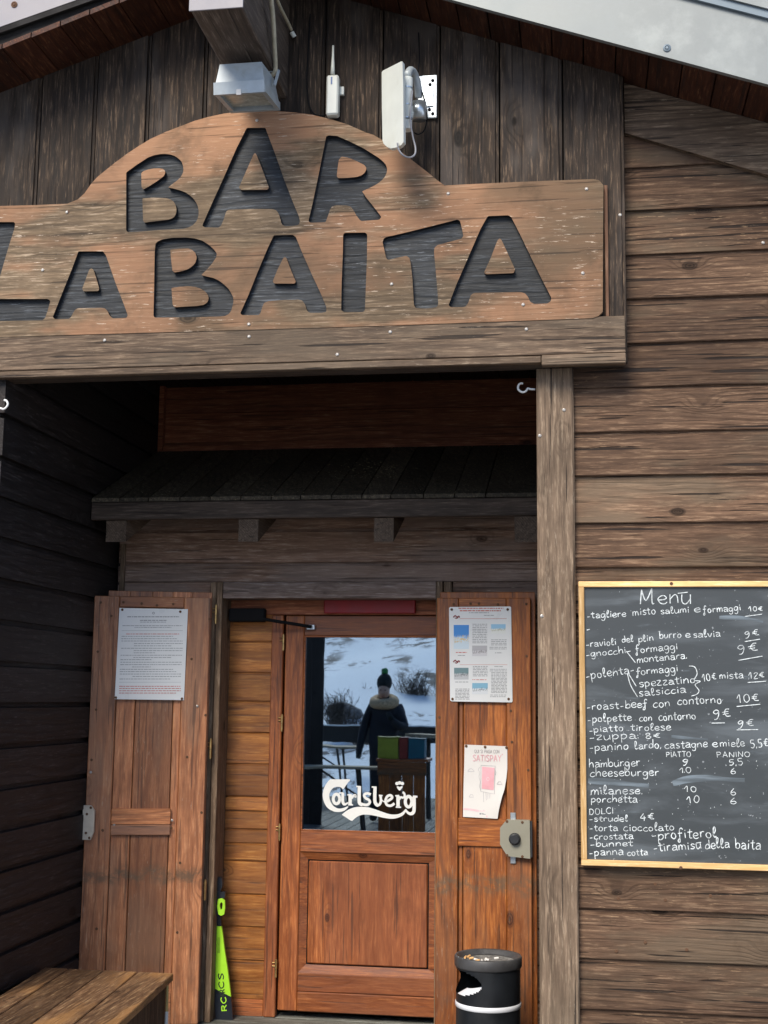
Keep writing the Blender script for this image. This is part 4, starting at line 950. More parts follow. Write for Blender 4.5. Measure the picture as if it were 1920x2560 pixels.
kpoly([(412,645),(480,590),(560,552),(650,537),(760,541),(860,567),(960,602),(1040,630),(1110,643),(1190,638),(1250,610),(1290,568),(1305,572),(1300,600),(1255,655),(1180,690),(1100,701),(1000,690),(900,667),(800,648),(710,645),(640,665),(590,700),(548,730),(480,690)])
ring_ = lambda cx, cy, rx, ry, n=16: [(cx+rx*math.cos(2*math.pi*i/n), cy+ry*math.sin(2*math.pi*i/n)) for i in range(n+1)]
krib(ring_(338, 428, 44, 66), 40); krib([(372, 348), (425, 343), (428, 352)], 16); krib([(426, 345), (424, 440), (432, 485), (455, 503), (500, 478)], 40, taper=lambda t: 1 if t < .6 else 1-.6*(t-.6)/.4)
krib([(528, 362), (527, 500)], 46, False); krib([(488, 372), (545, 366)], 16, False); krib([(500, 508), (568, 510)], 18, False); krib([(545, 420), (572, 385), (600, 378), (596, 408)], 32)
krib([(655, 255), (652, 440), (662, 490), (700, 508)], 46); krib([(612, 254), (676, 260)], 18, False)
krib([(812, 368), (775, 352), (735, 358), (722, 385), (745, 418), (785, 440), (800, 470), (782, 500), (745, 510), (690, 500)], 34)
krib([(872, 262), (868, 430), (880, 490), (915, 515), (948, 480), (952, 425), (945, 378)], 44, taper=lambda t: 1 if t < .5 else .75); krib([(826, 262), (892, 264)], 18, False); krib([(925, 378), (975, 382)], 18, False); krib([(950, 425), (985, 460), (1010, 470)], 14)
krib([(1035, 462), (1090, 430), (1108, 402), (1085, 378), (1045, 390), (1018, 440), (1028, 500), (1070, 522), (1110, 512), (1140, 488)], 34)
krib([(1190, 385), (1190, 530)], 46, False); krib([(1150, 385), (1205, 378)], 16, False); krib([(1158, 541), (1232, 542)], 18, False); krib([(1205, 440), (1225, 405), (1262, 410), (1282, 378), (1270, 345), (1252, 335)], 28)
krib(ring_(1335, 465, 45, 72), 42); krib([(1412, 395), (1412, 560), (1400, 615), (1360, 632), (1320, 612), (1298, 580)], 44, taper=lambda t: 1 if t < .5 else 1-.5*(t-.5)/.5); krib([(1395, 392), (1458, 398)], 26, False)
for cx, cy in ((1176, 215), (1212, 205), (1250, 215)): kpoly([(cx+24*math.cos(a), cy+24*math.sin(a)) for a in np.arange(0, 6.28, .7)])
kpoly([(1170, 258), (1190, 252), (1212, 262), (1235, 252), (1254, 258), (1240, 285), (1212, 312), (1186, 288)])
lg.build('logo_lettering', M['sticker'], dr, label='white brewery wordmark Carlsberg on the glass')

# ================================================================== SHUTTERS
def local_thing(name, label, cat, loc, rz):
    o = thing(name, label, cat, loc); o.rotation_euler = (0, 0, rz); o['_org'] = (0, 0, 0); return o
# left shutter: hinge edge at Y 1.08, outer edge swung 0.12 m towards the camera
hx, hy = B.P(1195, 900, Y=1.09)[0], 1.09
ox_, oy_ = B.P(222, 900, Y=.95)[0], .95
wL = math.hypot(hx-ox_, hy-oy_); aL = math.atan2(hy-oy_, hx-ox_)
ls = local_thing('left_shutter', 'faded red brown ledged shutter folded back left of the doorway', 'shutter', (ox_, oy_, 0), aL)
def fr(x, y=1500): return (x-203-(1500-y)*0)/(1172-203)*wL   # sheet x at row 1500 -> distance from outer edge
zsT = B.P(700, 172, Y=1.02)[2]; zsB = FZ+.01
u0, u1, u2_, u3, u4 = fr(412), fr(572), fr(885), fr(952), wL
box('stile', 0, u0, 0, .035, zsB, zsT, M['shutZ'], ls, .003); box('stile', u3, u4, 0, .035, zsB, zsT, M['shutZ'], ls, .003)
ztr = B.P(700, 262, Y=1.02)[2]; zm1 = B.P(650, 1930, Y=1.02)[2]; zm2 = B.P(650, 2062, Y=1.02)[2]; zm3 = B.P(650, 2150, Y=1.02)[2]
box('rail', u0+.001, u3-.001, .001, .034, ztr, zsT, M['shutX'], ls, .003)
box('rail', u0+.001, u3-.03, -.004, .034, zm2+.001, zm1, M['shutX'], ls, .003); box('rail', u0+.001, u3-.03, -.003, .034, zm3, zm2, M['shutX'], ls, .003)
box('rail', u0+.001, u3-.001, .001, .034, zsB, zsB+.14, M['shutX'], ls, .003)
for a, b_ in ((u0+.001, u1-.0015), (u1+.0015, u2_-.0015), (u2_+.0015, u3-.001)):
    box('panel_board', a, b_, .014, .032, zsB+.02, ztr, M['shutZ'], ls, .0025)
for a, b_ in ((.03, .13), (.131, .235), (.236, .33), (.331, .42), (.421, wL)):
    box('back_board', a+.03, b_+.03 if b_ < wL else wL+.006, .0365, .06, zsB, zsT+.028, M['shutZ'], ls, .002)
def lput(me, zmm, x, y, parent, nm): # fastener on the shutter face
    q = zmm.P(x, y, Y=1.02); u = (q[0]-ox_)/math.cos(aL); 
    o = new_obj(nm, me, parent); o.location = (u, -.001, q[2]); return o
for x, y in ((345, 228), (515, 222), (652, 230), (768, 242), (892, 230), (425, 337), (1172, 350), (322, 632), (1032, 686), (308, 1108), (1138, 1155), (272, 1520), (995, 1505), (428, 1975), (798, 1978), (550, 2100), (352, 2100), (1105, 1972), (872, 2095)): lput(NAIL, B, x, y, ls, 'nail')
for x, y in ((265, 1622), (1075, 1080), (438, 2058), (878, 2032)): lput(SCREW, B, x, y, ls, 'screw')
for x, y in ((670, 185), (1113, 402), (633, 797), (1095, 842)): lput(NAIL, Cz, x, y, ls, 'nail')
# lock strike plate at the outer edge
q = [B.P(x, y, Y=.95) for x, y in ((172, 1900), (232, 1902), (262, 1945), (258, 2120), (228, 2182), (160, 2185))]
lp = thing('strike_plate', 'pale chamfered metal lock plate on the edge of the left shutter', 'lock plate', tuple(q[0]))
zt_, zb2 = q[0][2], q[-1][2]; xa_ = ox_-.006; xb_ = q[2][0]
poly = [(xa_, zt_), (q[1][0], zt_), (xb_, q[2][2]), (xb_, q[3][2]), (q[4][0], zb2), (xa_, zb2)]
v, f = prism(poly, 'Y', .935, .947); part('plate', v, f, M['lockplate'], lp)
for x, y in ((222, 1922), (190, 1975), (182, 2132), (210, 2172)): put('screw', NAIL, B.P(x, y, Y=.9345), lp)
# right shutter
YR = 1.09
x0_, x1_, x2_, x3_ = [xat(R_, x, 1100, YR) for x in (95, 262, 634, 822)]
zrT = R_.P(450, 168, Y=YR)[2]
rs = thing('right_shutter', 'glossy orange brown shutter folded back right of the doorway', 'shutter', (x0_, YR, FZ))
box('stile', x0_, x1_, YR, YR+.035, zsB, zrT, M['oranZ'], rs, .003); box('stile', x2_, x3_, YR, YR+.035, zsB, zrT, M['oranZ'], rs, .003)
zr1 = R_.P(450, 262, Y=YR)[2]; zr2 = R_.P(420, 1860, Y=YR)[2]; zr3 = R_.P(420, 2078, Y=YR)[2]
box('rail', x1_+.001, x2_-.001, YR+.001, YR+.034, zr1, zrT, M['oranX'], rs, .003); box('rail', x1_+.001, x2_-.001, YR+.001, YR+.034, zr3, zr2, M['oranX'], rs, .003); box('rail', x1_+.001, x2_-.001, YR+.001, YR+.034, zsB, zsB+.14, M['oranX'], rs, .003)
xm_ = xat(R_, 300, 1100, YR)
box('panel_board', x1_+.001, xm_-.002, YR+.018, YR+.033, zsB+.02, zr1, M['oranZ'], rs, .003); box('panel_board', xm_+.001, x2_-.001, YR+.012, YR+.033, zsB+.02, zr1, M['oranZ'], rs, .004)
box('back_board', x0_+.01, x3_+.02, YR+.0365, YR+.06, zsB, zrT+.03, M['oranZ'], rs, .003)
for x, y in ((228, 218), (357, 212), (422, 212), (567, 218), (785, 215), (788, 615), (666, 1035), (118, 1085), (800, 1490), (675, 1275)): put('nail', NAIL, R_.P(x, y, Y=YR-.001), rs)
# lock casing
YLK = YR-.035
lk = thing('lock_casing', 'taupe chamfered metal lock box with a round dark knob on the right shutter', 'lock', tuple(R_.P(700, 2020, Y=YLK)))
poly = [(R_.P(x, y, Y=YLK)[0], R_.P(x, y, Y=YLK)[2]) for x, y in ((635, 1872), (812, 1877), (816, 2172), (640, 2152), (584, 2062), (584, 1935))]
v, f = prism(poly, 'Y', YLK, YR-.001); part('casing', v, f, M['lock'], lk)
qx = R_.P(813, 2020, Y=YLK)[0]; box('side_plate', qx+.001, qx+.011, YLK+.004, YR-.001, poly[2][1]+.004, poly[1][1]-.004, M['knob'], lk)
c_ = R_.P(697, 2020, Y=YLK); vs, fs = lathe([(.0001, -.02), (.018, -.02), (.0235, -.016), (.0245, 0), (.0265, 0), (.0265, .004)], 32)
part('knob', [(c_[0]+x, YLK-.002+z, c_[2]+y) for x, y, z in vs], fs, M['knob'], lk, smooth=False)
for y0, y1 in ((1832, 1868), (2162, 2196)):
    a, b_, c, d = rect(R_, 662, y0, 706, y1, YR-.008); box('tab', a, b_, YR-.008, YR-.002, c-.008, d+.008, M['zinc'], lk, .002)
for x, y in ((637, 1885), (755, 1892), (638, 2145), (755, 2155)): put('screw', NAIL, R_.P(x, y, Y=YLK-.0005), lk)

# ================================================================== STROKE LETTERING
def arc_(cx, cy, rx, ry, a0, a1, n=9): return [(cx+rx*math.cos(math.radians(a0+(a1-a0)*i/(n-1))), cy+ry*math.sin(math.radians(a0+(a1-a0)*i/(n-1)))) for i in range(n)]
O_ = arc_(.42, .5, .36, .5, 90, 450, 11)
FONT = {
 'a': (.95, [[(.1, .85), (.4, 1.02), (.75, .85), (.78, .4), (.8, .05), (.95, .02)], [(.78, .55), (.4, .58), (.1, .32), (.22, .02), (.55, .05), (.78, .3)]]),
 'b': (.9, [[(.12, 1.85), (.1, .9), (.1, .05)], [(.1, .5), (.4, .98), (.75, .8), (.78, .3), (.45, 0), (.1, .15)]]),
 'c': (.85, [[(.78, .85), (.45, 1), (.1, .6), (.15, .15), (.5, 0), (.85, .2)]]),
 'd': (.95, [[(.8, 1.9), (.8, .9), (.82, .05)], [(.8, .5), (.5, 1), (.12, .7), (.1, .2), (.4, 0), (.8, .35)]]),
 'e': (.85, [[(.08, .5), (.5, .5), (.78, .68), (.6, 1), (.25, .9), (.06, .5), (.22, .05), (.6, 0), (.85, .22)]]),
 'f': (.8, [[(.8, 1.6), (.6, 1.85), (.38, 1.5), (.35, .5), (.3, -.5), (.1, -.6), (.05, -.3), (.35, .2)], [(.05, .9), (.7, .98)]]),
 'g': (.95, [[(.78, .8), (.45, 1.02), (.1, .7), (.15, .2), (.5, .1), (.78, .6)], [(.8, .98), (.8, 0), (.65, -.6), (.3, -.7), (.12, -.45)]]),
 'h': (.95, [[(.1, 1.85), (.1, .05)], [(.1, .5), (.45, 1), (.75, .8), (.8, .05)]]),
 'i': (.4, [[(.2, 1), (.2, .05)], [(.2, 1.4), (.23, 1.5)]]),
 'l': (.6, [[(.05, .35), (.4, 1.1), (.45, 1.7), (.28, 1.85), (.15, 1.4), (.15, .3), (.35, 0), (.55, .2)]]),
 'm': (1.3, [[(.1, 1), (.1, .02)], [(.1, .5), (.38, 1), (.6, .8), (.6, .05)], [(.6, .5), (.88, 1), (1.12, .8), (1.15, .05)]]),
 'n': (.95, [[(.1, 1), (.1, .02)], [(.1, .5), (.45, 1), (.75, .8), (.8, .05)]]),
 'o': (.9, [arc_(.43, .5, .34, .5, 80, 445, 10)]),
 'p': (.95, [[(.12, 1.05), (.12, -.75)], [(.12, .6), (.45, 1.02), (.8, .75), (.75, .25), (.4, 0), (.12, .2)]]),
 'r': (.75, [[(.12, 1), (.12, .02)], [(.12, .55), (.35, .95), (.68, .95)]]),
 's': (.8, [[(.72, .88), (.42, 1.02), (.15, .8), (.4, .55), (.72, .32), (.5, 0), (.08, .1)]]),
 't': (.75, [[(.38, 1.55), (.36, .3), (.5, .02), (.7, .12)], [(.02, 1.02), (.75, 1.1)]]),
 'u': (.95, [[(.1, 1), (.12, .25), (.4, 0), (.78, .45)], [(.8, 1), (.82, .03)]]),
 'v': (.85, [[(.06, 1), (.4, .02), (.8, 1)]]),
 'y': (.85, [[(.06, 1), (.4, .1)], [(.8, 1), (.2, -.7)]]),
 'z': (.85, [[(.08, 1), (.75, 1), (.1, .02), (.8, .02)]]),
 '-': (.75, [[(.08, .45), (.62, .5)]]), ',': (.3, [[(.15, .1), (.05, -.3)]]), '.': (.3, [[(.1, .0), (.13, .07)]]), ':': (.3, [[(.1, .1), (.12, .17)], [(.1, .7), (.12, .77)]]), ' ': (.6, []),
 '0': (.95, [arc_(.43, .8, .34, .8, 90, 450, 11)]), '1': (.75, [[(.05, .9), (.45, 1.6), (.45, .02)]]), '2': (.9, [[(.1, 1.3), (.4, 1.6), (.75, 1.3), (.1, .02), (.8, .05)]]),
 '4': (.95, [[(.5, 1.5), (.1, .6), (.8, .62)], [(.62, 1.0), (.6, 0)]]), '5': (.9, [[(.75, 1.6), (.2, 1.55), (.18, .95), (.6, .9), (.75, .45), (.45, 0), (.08, .12)]]),
 '6': (.9, [[(.6, 1.6), (.2, .9), (.12, .35), (.4, 0), (.75, .3), (.6, .75), (.18, .6)]]), '8': (.9, [[(.45, .85), (.15, 1.2), (.45, 1.55), (.72, 1.2), (.15, .4), (.45, 0), (.75, .4), (.45, .85)]]),
 '9': (.95, [[(.72, 1.2), (.4, .85), (.12, 1.2), (.42, 1.6), (.74, 1.3), (.6, .5), (.35, 0), (.1, -.02)]]), '€': (1.0, [[(.9, 1.4), (.55, 1.45), (.3, .9), (.45, .25), (.9, .2)], [(.05, 1.0), (.75, 1.0)], [(.05, .65), (.7, .65)]]),
 'A': (1.1, [[(.05, 0), (.5, 1.6)], [(.5, 1.6), (.98, 0)], [(.2, .55), (.82, .55)]]), 'C': (1.1, [[(1.0, 1.35), (.6, 1.6), (.1, 1.0), (.2, .25), (.6, 0), (1.0, .25)]]),
 'D': (1.1, [[(.1, 0), (.12, 1.6)], [(.02, 1.55), (.6, 1.5), (.95, .8), (.6, .05), (.05, .05)]]), 'G': (1.15, [[(1.0, 1.35), (.6, 1.6), (.1, 1.0), (.2, .25), (.6, 0), (1.0, .25), (1.0, .75), (.62, .75)]]),
 'I': (.4, [[(.2, 1.6), (.2, 0)]]), 'L': (.95, [[(.12, 1.6), (.1, .05)], [(.1, .05), (.85, .08)]]), 'M': (1.5, [[(.1, 0), (.15, 1.6)], [(.15, 1.6), (.6, .4), (1.1, 1.75)], [(1.1, 1.75), (1.1, .1), (1.3, .1)]]),
 'N': (1.15, [[(.1, 0), (.1, 1.6)], [(.1, 1.6), (.95, 0)], [(.95, 0), (.95, 1.6)]]), 'O': (1.2, [arc_(.55, .8, .48, .8, 90, 450, 13)]), 'P': (1.0, [[(.12, 0), (.12, 1.6)], [(.05, 1.55), (.7, 1.5), (.85, 1.1), (.6, .75), (.12, .75)]]),
 'Q': (1.2, [arc_(.55, .8, .48, .8, 90, 450, 13), [(.65, .35), (1.05, -.1)]]), 'R': (1.05, [[(.12, 0), (.12, 1.6)], [(.05, 1.55), (.7, 1.5), (.85, 1.15), (.6, .8), (.12, .78)], [(.5, .78), (.95, 0)]]),
 'S': (1.0, [[(.9, 1.4), (.5, 1.6), (.12, 1.25), (.5, .85), (.88, .45), (.5, 0), (.08, .2)]]), 'T': (1.0, [[(.5, 1.6), (.5, 0)], [(.02, 1.6), (1.0, 1.6)]]), 'U': (1.1, [[(.1, 1.6), (.12, .4), (.52, 0), (.95, .4), (.97, 1.6)]]), 'Y': (1.0, [[(.05, 1.6), (.5, .8)], [(.95, 1.6), (.5, .8), (.5, 0)]]),
}
SRND = random.Random(11)
def text_strokes(mb, s, p0, p1, xh, w, Yp, jit=.05, skew=0.0, cnt=[0]):
    """stroke lettering on a wall plane from baseline point p0 to p1 (x, z)"""
    adv = sum(FONT[c][0]+.12 for c in s)-.12; dx, dz = p1[0]-p0[0], p1[1]-p0[1]; L = math.hypot(dx, dz); k = L/adv
    ux, uz = dx/L, dz/L; u = 0
    for c in s:
        a, st_ = FONT[c]; jy = SRND.uniform(-jit, jit); js = 1+SRND.uniform(-jit, jit); jr = SRND.uniform(-jit, jit)
        for sk in st_:
            pts = []
            for (gx_, gy_) in sk:
                gx_ += jr*gy_*.6+skew*gy_; gx_ += SRND.uniform(-jit, jit)*.4; gy_ = gy_*js+jy+SRND.uniform(-jit, jit)*.4
                pts.append((p0[0]+ux*(u+gx_)*k-uz*gy_*xh, p0[1]+uz*(u+gx_)*k+ux*gy_*xh))
            cnt[0] = (cnt[0]+1) % 40; ww = w*SRND.uniform(.85, 1.15)
            if len(pts) == 2 and math.dist(*pts) < ww*1.2: q = Vector((pts[1][0]-pts[0][0], pts[1][1]-pts[0][1])); q = q.normalized()*ww*.7 if q.length else Vector((ww, 0)); pts = [(pts[0][0]-q.x, pts[0][1]-q.y), (pts[0][0]+q.x, pts[0][1]+q.y)]
            mb.add(*ribbon(pts, ww, Yp-cnt[0]*.00004, 4))
        u += a+.12
# ================================================================== CHALKBOARD
CB = ZM(1400, 1420, 2.8365); YCB = -.045
chb = thing('menu_board', 'chalkboard menu in a pale pine frame hung on the cladding wall', 'chalkboard', tuple(CB.P(800, 1100, Y=0)))
tl = CB.P(124, 92, Y=YCB); bl = CB.P(158, 2108, Y=YCB); XC0 = (tl[0]+bl[0])/2; XC1 = XC0+.70
ZT = (tl[2]+CB.P(1475, 95, Y=YCB)[2])/2; ZB = (bl[2]+CB.P(1475, 2152, Y=YCB)[2])/2; fw = .0205
XC1 = max(XC1, CB.P(1490, 600, Y=YCB)[0]+.012); print('CB', XC0, XC1, ZT, ZB, CB.P(1450, 140, Y=YCB), CB.P(1475, 1100, Y=YCB))
box('frame_bar', XC0, XC1, YCB, -.012, ZT-fw, ZT, M['frame'], chb, .002); box('frame_bar', XC0, XC1, YCB, -.012, ZB, ZB+fw, M['frame'], chb, .002)
box('frame_bar', XC0, XC0+fw, YCB+.0006, -.012, ZB+fw+.0004, ZT-fw-.0004, M['frameZ'], chb, .002); box('frame_bar', XC1-fw, XC1, YCB+.0006, -.012, ZB+fw+.0004, ZT-fw-.0004, M['frameZ'], chb, .002)
box('slate', XC0+.01, XC1-.01, YCB+.012, -.006, ZB+.01, ZT-.01, M['board'], chb, .001)
put('nail', NAIL, CB.P(790, 110, Y=YCB-.001), chb); put('nail', NAIL, CB.P(857, 2126, Y=YCB-.001), chb)
YW = YCB+.0112
def cp_(x, y): q = CB.P(x, y, Y=YW); return (float(q[0]), float(q[2]))
uz_ = abs(cp_(100, 0)[0]-cp_(0, 0)[0])/100
WORDS = []
TX = [('Menu', 562, 255, 935, 252, 62, 8.5), ('-tagliere', 190, 358, 470, 345, 27, 6), ('misto', 515, 338, 680, 328, 30, 6), ('salumi', 712, 326, 918, 316, 27, 6), ('e', 950, 315, 998, 312, 27, 6), ('formaggi', 1015, 318, 1285, 302, 27, 6), ('10€', 1338, 310, 1440, 304, 20, 6),
 ('-', 188, 455, 220, 450, 30, 6), ('-ravioli', 185, 560, 402, 545, 28, 6), ('del', 440, 530, 522, 522, 26, 6), ('plin', 556, 525, 665, 515, 27, 6), ('burro', 705, 502, 862, 495, 27, 6), ('e', 890, 495, 928, 490, 25, 6), ('salvia', 945, 496, 1140, 486, 28, 6), ('9€', 1312, 498, 1418, 478, 28, 6),
 ('-gnocchi-', 185, 632, 505, 600, 28, 6), ('formaggi', 535, 603, 838, 577, 28, 6), ('montanara.', 545, 675, 905, 640, 28, 6), ('9€', 1265, 612, 1410, 590, 38, 6),
 ('-polenta-', 185, 790, 530, 742, 33, 6), ('formaggi', 540, 760, 840, 735, 30, 6), ('spezzatino', 562, 845, 960, 812, 30, 6), ('salsiccia', 558, 908, 895, 885, 29, 6), ('10€', 1010, 808, 1112, 792, 30, 6), ('mista', 1130, 788, 1302, 778, 28, 6), ('12€', 1338, 788, 1452, 776, 26, 6),
 ('-roast-beef', 190, 1008, 622, 985, 30, 6), ('con', 660, 990, 785, 982, 32, 6), ('contorno', 832, 968, 1148, 958, 32, 6), ('10€', 1255, 960, 1415, 945, 34, 6),
 ('-polpette', 195, 1095, 510, 1082, 30, 6), ('con', 562, 1088, 655, 1082, 28, 6), ('contorno', 700, 1085, 965, 1072, 32, 6), ('9€', 1090, 1075, 1218, 1058, 38, 7),
 ('-piatto', 205, 1170, 452, 1152, 27, 6), ('tirolese', 500, 1155, 788, 1150, 28, 6), ('9€', 1258, 1138, 1380, 1120, 32, 6.5),
 ('-zuppa:', 208, 1222, 565, 1208, 30, 6), ('8€', 605, 1212, 715, 1206, 24, 6), ('-panino', 208, 1298, 488, 1288, 32, 6), ('lardo,', 530, 1285, 720, 1275, 29, 6), ('castagne', 742, 1282, 1048, 1270, 30, 6), ('e', 1080, 1268, 1120, 1267, 28, 6), ('miele', 1135, 1268, 1312, 1265, 29, 6), ('5,5€', 1352, 1275, 1480, 1268, 34, 7),
 ('PIATTO', 752, 1342, 932, 1336, 22, 5), ('PANINO', 1112, 1342, 1352, 1338, 22, 5), ('hamburger', 205, 1415, 570, 1402, 32, 6), ('9', 868, 1398, 915, 1396, 26, 6), ('5,5', 1198, 1398, 1302, 1394, 26, 6),
 ('cheeseburger', 212, 1480, 705, 1470, 31, 6), ('10', 845, 1455, 938, 1452, 22, 6), ('6', 1208, 1460, 1252, 1458, 24, 6), ('milanese.', 218, 1608, 590, 1602, 32, 6), ('10', 878, 1590, 978, 1586, 24, 6), ('6', 1208, 1612, 1255, 1610, 26, 6),
 ('porchetta', 218, 1662, 552, 1662, 28, 6), ('10', 900, 1668, 998, 1662, 28, 6), ('6', 1205, 1676, 1260, 1674, 28, 6), ('DOLCI', 208, 1748, 382, 1742, 26, 5.5), ('-strudel', 208, 1798, 482, 1795, 24, 6), ('4€', 568, 1792, 672, 1788, 32, 6),
 ('-torta', 208, 1866, 412, 1862, 27, 6), ('cioccolato', 450, 1868, 812, 1860, 28, 6), ('-crostata', 208, 1925, 522, 1922, 25, 6), ('-profiterol', 652, 1925, 1112, 1910, 38, 7), ('-bunnet', 215, 1978, 518, 1970, 24, 6.5), ('-tiramisu', 662, 2012, 1005, 1990, 34, 7), ('della', 1030, 1992, 1205, 1982, 34, 7), ('baita', 1242, 1988, 1425, 1998, 38, 7), ('-panna', 208, 2038, 452, 2035, 30, 7), ('cotta', 478, 2040, 625, 2035, 26, 6.5)]
for s_, xa_, ya_, xb2, yb2, xh, w in TX:
    W_ = MB(); text_strokes(W_, s_, cp_(xa_, ya_), cp_(xb2, yb2), xh*uz_, w*uz_*.82, YW, .085); o = W_.build('chalk_word', M['chalk'], chb); o['kind'] = 'stuff' if False else 'part'; del o['kind']; WORDS.append(o)
W_ = MB()
LN = [[(835, 180), (905, 172)], [(1310, 344), (1430, 328)], [(1310, 522), (1418, 505)], [(1265, 655), (1435, 625)], [(470, 590), (535, 672)], [(485, 748), (540, 838)], [(478, 750), (500, 830), (550, 915)], [(1330, 812), (1460, 803)], [(1252, 982), (1420, 966)], [(1075, 1100), (1168, 1098)], [(1252, 1148), (1405, 1146)], [(930, 1965-20), (930, 1965-20.5)], [(915, 695), (955, 702), (972, 750), (952, 795), (995, 803), (958, 828), (985, 868), (970, 895), (930, 908)], [(1000, 1945), (965, 1950)]]
for ln in LN: W_.add(*ribbon([cp_(*p) for p in ln], 5.5*uz_, YW-.0018, 5))
for i in range(90):
    x, y = SRND.uniform(190, 1440), SRND.choice([SRND.uniform(300, 2000), SRND.uniform(1350, 1780)]); r = SRND.uniform(2, 5)
    W_.add(*ribbon([cp_(x, y), cp_(x+r, y-r*SRND.uniform(-.5, 1))], r*uz_, YW-.0019, 1, False))
W_.build('chalk_marks', M['chalk'], chb)['kind'] = 'stuff'
sm_ = MB()
for pts, w in (([(200, 1510), (330, 1515), (480, 1530), (630, 1545)], 48), ([(800, 1530), (900, 1500), (1050, 1490), (1200, 1500), (1310, 1505)], 50), ([(790, 1195), (900, 1205), (1050, 1215)], 22), ([(1130, 350), (1300, 355), (1440, 380)], 30)):
    sm_ = MB(); sm_.add(*ribbon([cp_(*p) for p in pts], w*uz_, YW+.0004, 6, taper=lambda t: .55+.45*math.sin(math.pi*min(1, t*1.3+.1)))); sm_.build('chalk_smear', M['smear'], chb)


# ================================================================== POSTERS
def quad_sheet(name, pts, T, mat, parent): # pts (x,y,z) corner loop with small thickness, straight back in Y
    n = len(pts); b2 = [(p[0], p[1]+T, p[2]) for p in pts]
    return part(name, list(pts)+b2, [tuple(range(n)), tuple(range(n, 2*n))[::-1]]+[((i+1) % n, i, n+i, n+(i+1) % n) for i in range(n)], mat, parent)
# notice on the left shutter, lying on its swung face
def lsP(zm, x, y, off):        # point on the left shutter's plane, off = distance in front
    o0 = np.array([ox_, oy_, 0]); nn = np.array([math.sin(aL), -math.cos(aL), 0]); p_ = zm.px(x, y)
    d = MR.T @ np.array([(p_[0]-960)/FPX, (p_[1]-1280)/FPX, 1.0]); t = (off-(CAM-o0)@nn)/(d@nn); return CAM+d*t
n1 = thing('price_notice', 'white laminated notice with grey and red lines pinned on the left shutter', 'poster', tuple(lsP(B, 740, 650, 0)))
cor = [lsP(B, x, y, .004) for x, y in ((420, 1022), (995, 1030), (1028, 275), (460, 265))]
nn = np.array([math.sin(aL), -math.cos(aL), 0])
part('sheet', [tuple(c) for c in cor]+[tuple(c-nn*.0025) for c in cor], [(0, 1, 2, 3), (7, 6, 5, 4), (1, 0, 4, 5), (2, 1, 5, 6), (3, 2, 6, 7), (0, 3, 7, 4)], M['paper'], n1)
def bars(mb, fn, x0, x1, y, h, rnd, word=True, sl=0.0):
    x = x0
    while x < x1:
        w = rnd.uniform(9, 34) if word else x1-x0
        xe = min(x1, x+w)
        mb.add([tuple(fn(x, y+h+sl*(x-x0))), tuple(fn(xe, y+h+sl*(xe-x0))), tuple(fn(xe, y+sl*(xe-x0))), tuple(fn(x, y+sl*(x-x0)))], [(0, 1, 2, 3)]); x = xe+rnd.uniform(3.5, 6)
rn = random.Random(2); g1 = MB(); g2 = MB(); fn = lambda x, y: lsP(B, x, y, .0045)
rows = [(525, 955, 335, 9, 0), (630, 850, 365, 8, 0), (632, 845, 380, 6, 0), (485, 985, 410, 6, 0), (585, 890, 424, 6, 0), (478, 985, 452, 2.5, 2), (478, 905, 498, 6, 0), (476, 935, 518, 6, 0), (476, 985, 537, 6, 0), (580, 985, 558, 6, 0), (580, 890, 577, 6, 0), (474, 985, 597, 6, 0), (578, 982, 617, 6, 0), (578, 755, 635, 6, 0), (470, 980, 655, 6, 0), (575, 890, 674, 6, 0), (468, 725, 692, 6, 0), (468, 975, 713, 6, 0), (466, 975, 733, 6, 0), (565, 720, 752, 6, 0), (463, 905, 772, 6, 0), (462, 930, 791, 6, 0), (462, 972, 811, 6, 0), (568, 970, 831, 6, 0), (460, 880, 852, 6, 0), (457, 970, 880, 2.5, 2)]
for x0, x1, y, h, c in rows: bars(g1, fn, x0, x1, y, h*.75, rn, c != 2)
for y, x0, x1 in ((478, 515, 955), (912, 457, 970), (930, 457, 970), (949, 457, 970), (968, 457, 935)): bars(g2, fn, x0, x1, y, 6, rn)
c0 = fn(742, 308); mbc = MB(); vv = [(c0[0]+.006*math.cos(a)*math.cos(aL), c0[1]+.006*math.cos(a)*math.sin(aL), c0[2]+.006*math.sin(a)) for a in np.linspace(0, 6.28, 17)[:-1]]; vi = [(c0[0]+.0035*math.cos(a)*math.cos(aL), c0[1]+.0035*math.cos(a)*math.sin(aL), c0[2]+.0035*math.sin(a)) for a in np.linspace(0, 6.28, 17)[:-1]]
g1.add(vv+vi, [(i, (i+1) % 16, 16+(i+1) % 16, 16+i) for i in range(16)])
g1.build('printed_lines', M['ink'], n1); g2.build('red_printed_lines', M['inkred'], n1)
for x, y in ((484, 280), (965, 296), (430, 1008), (978, 1018)): o = put('pin', NAIL, lsP(B, x, y, .0055), n1)
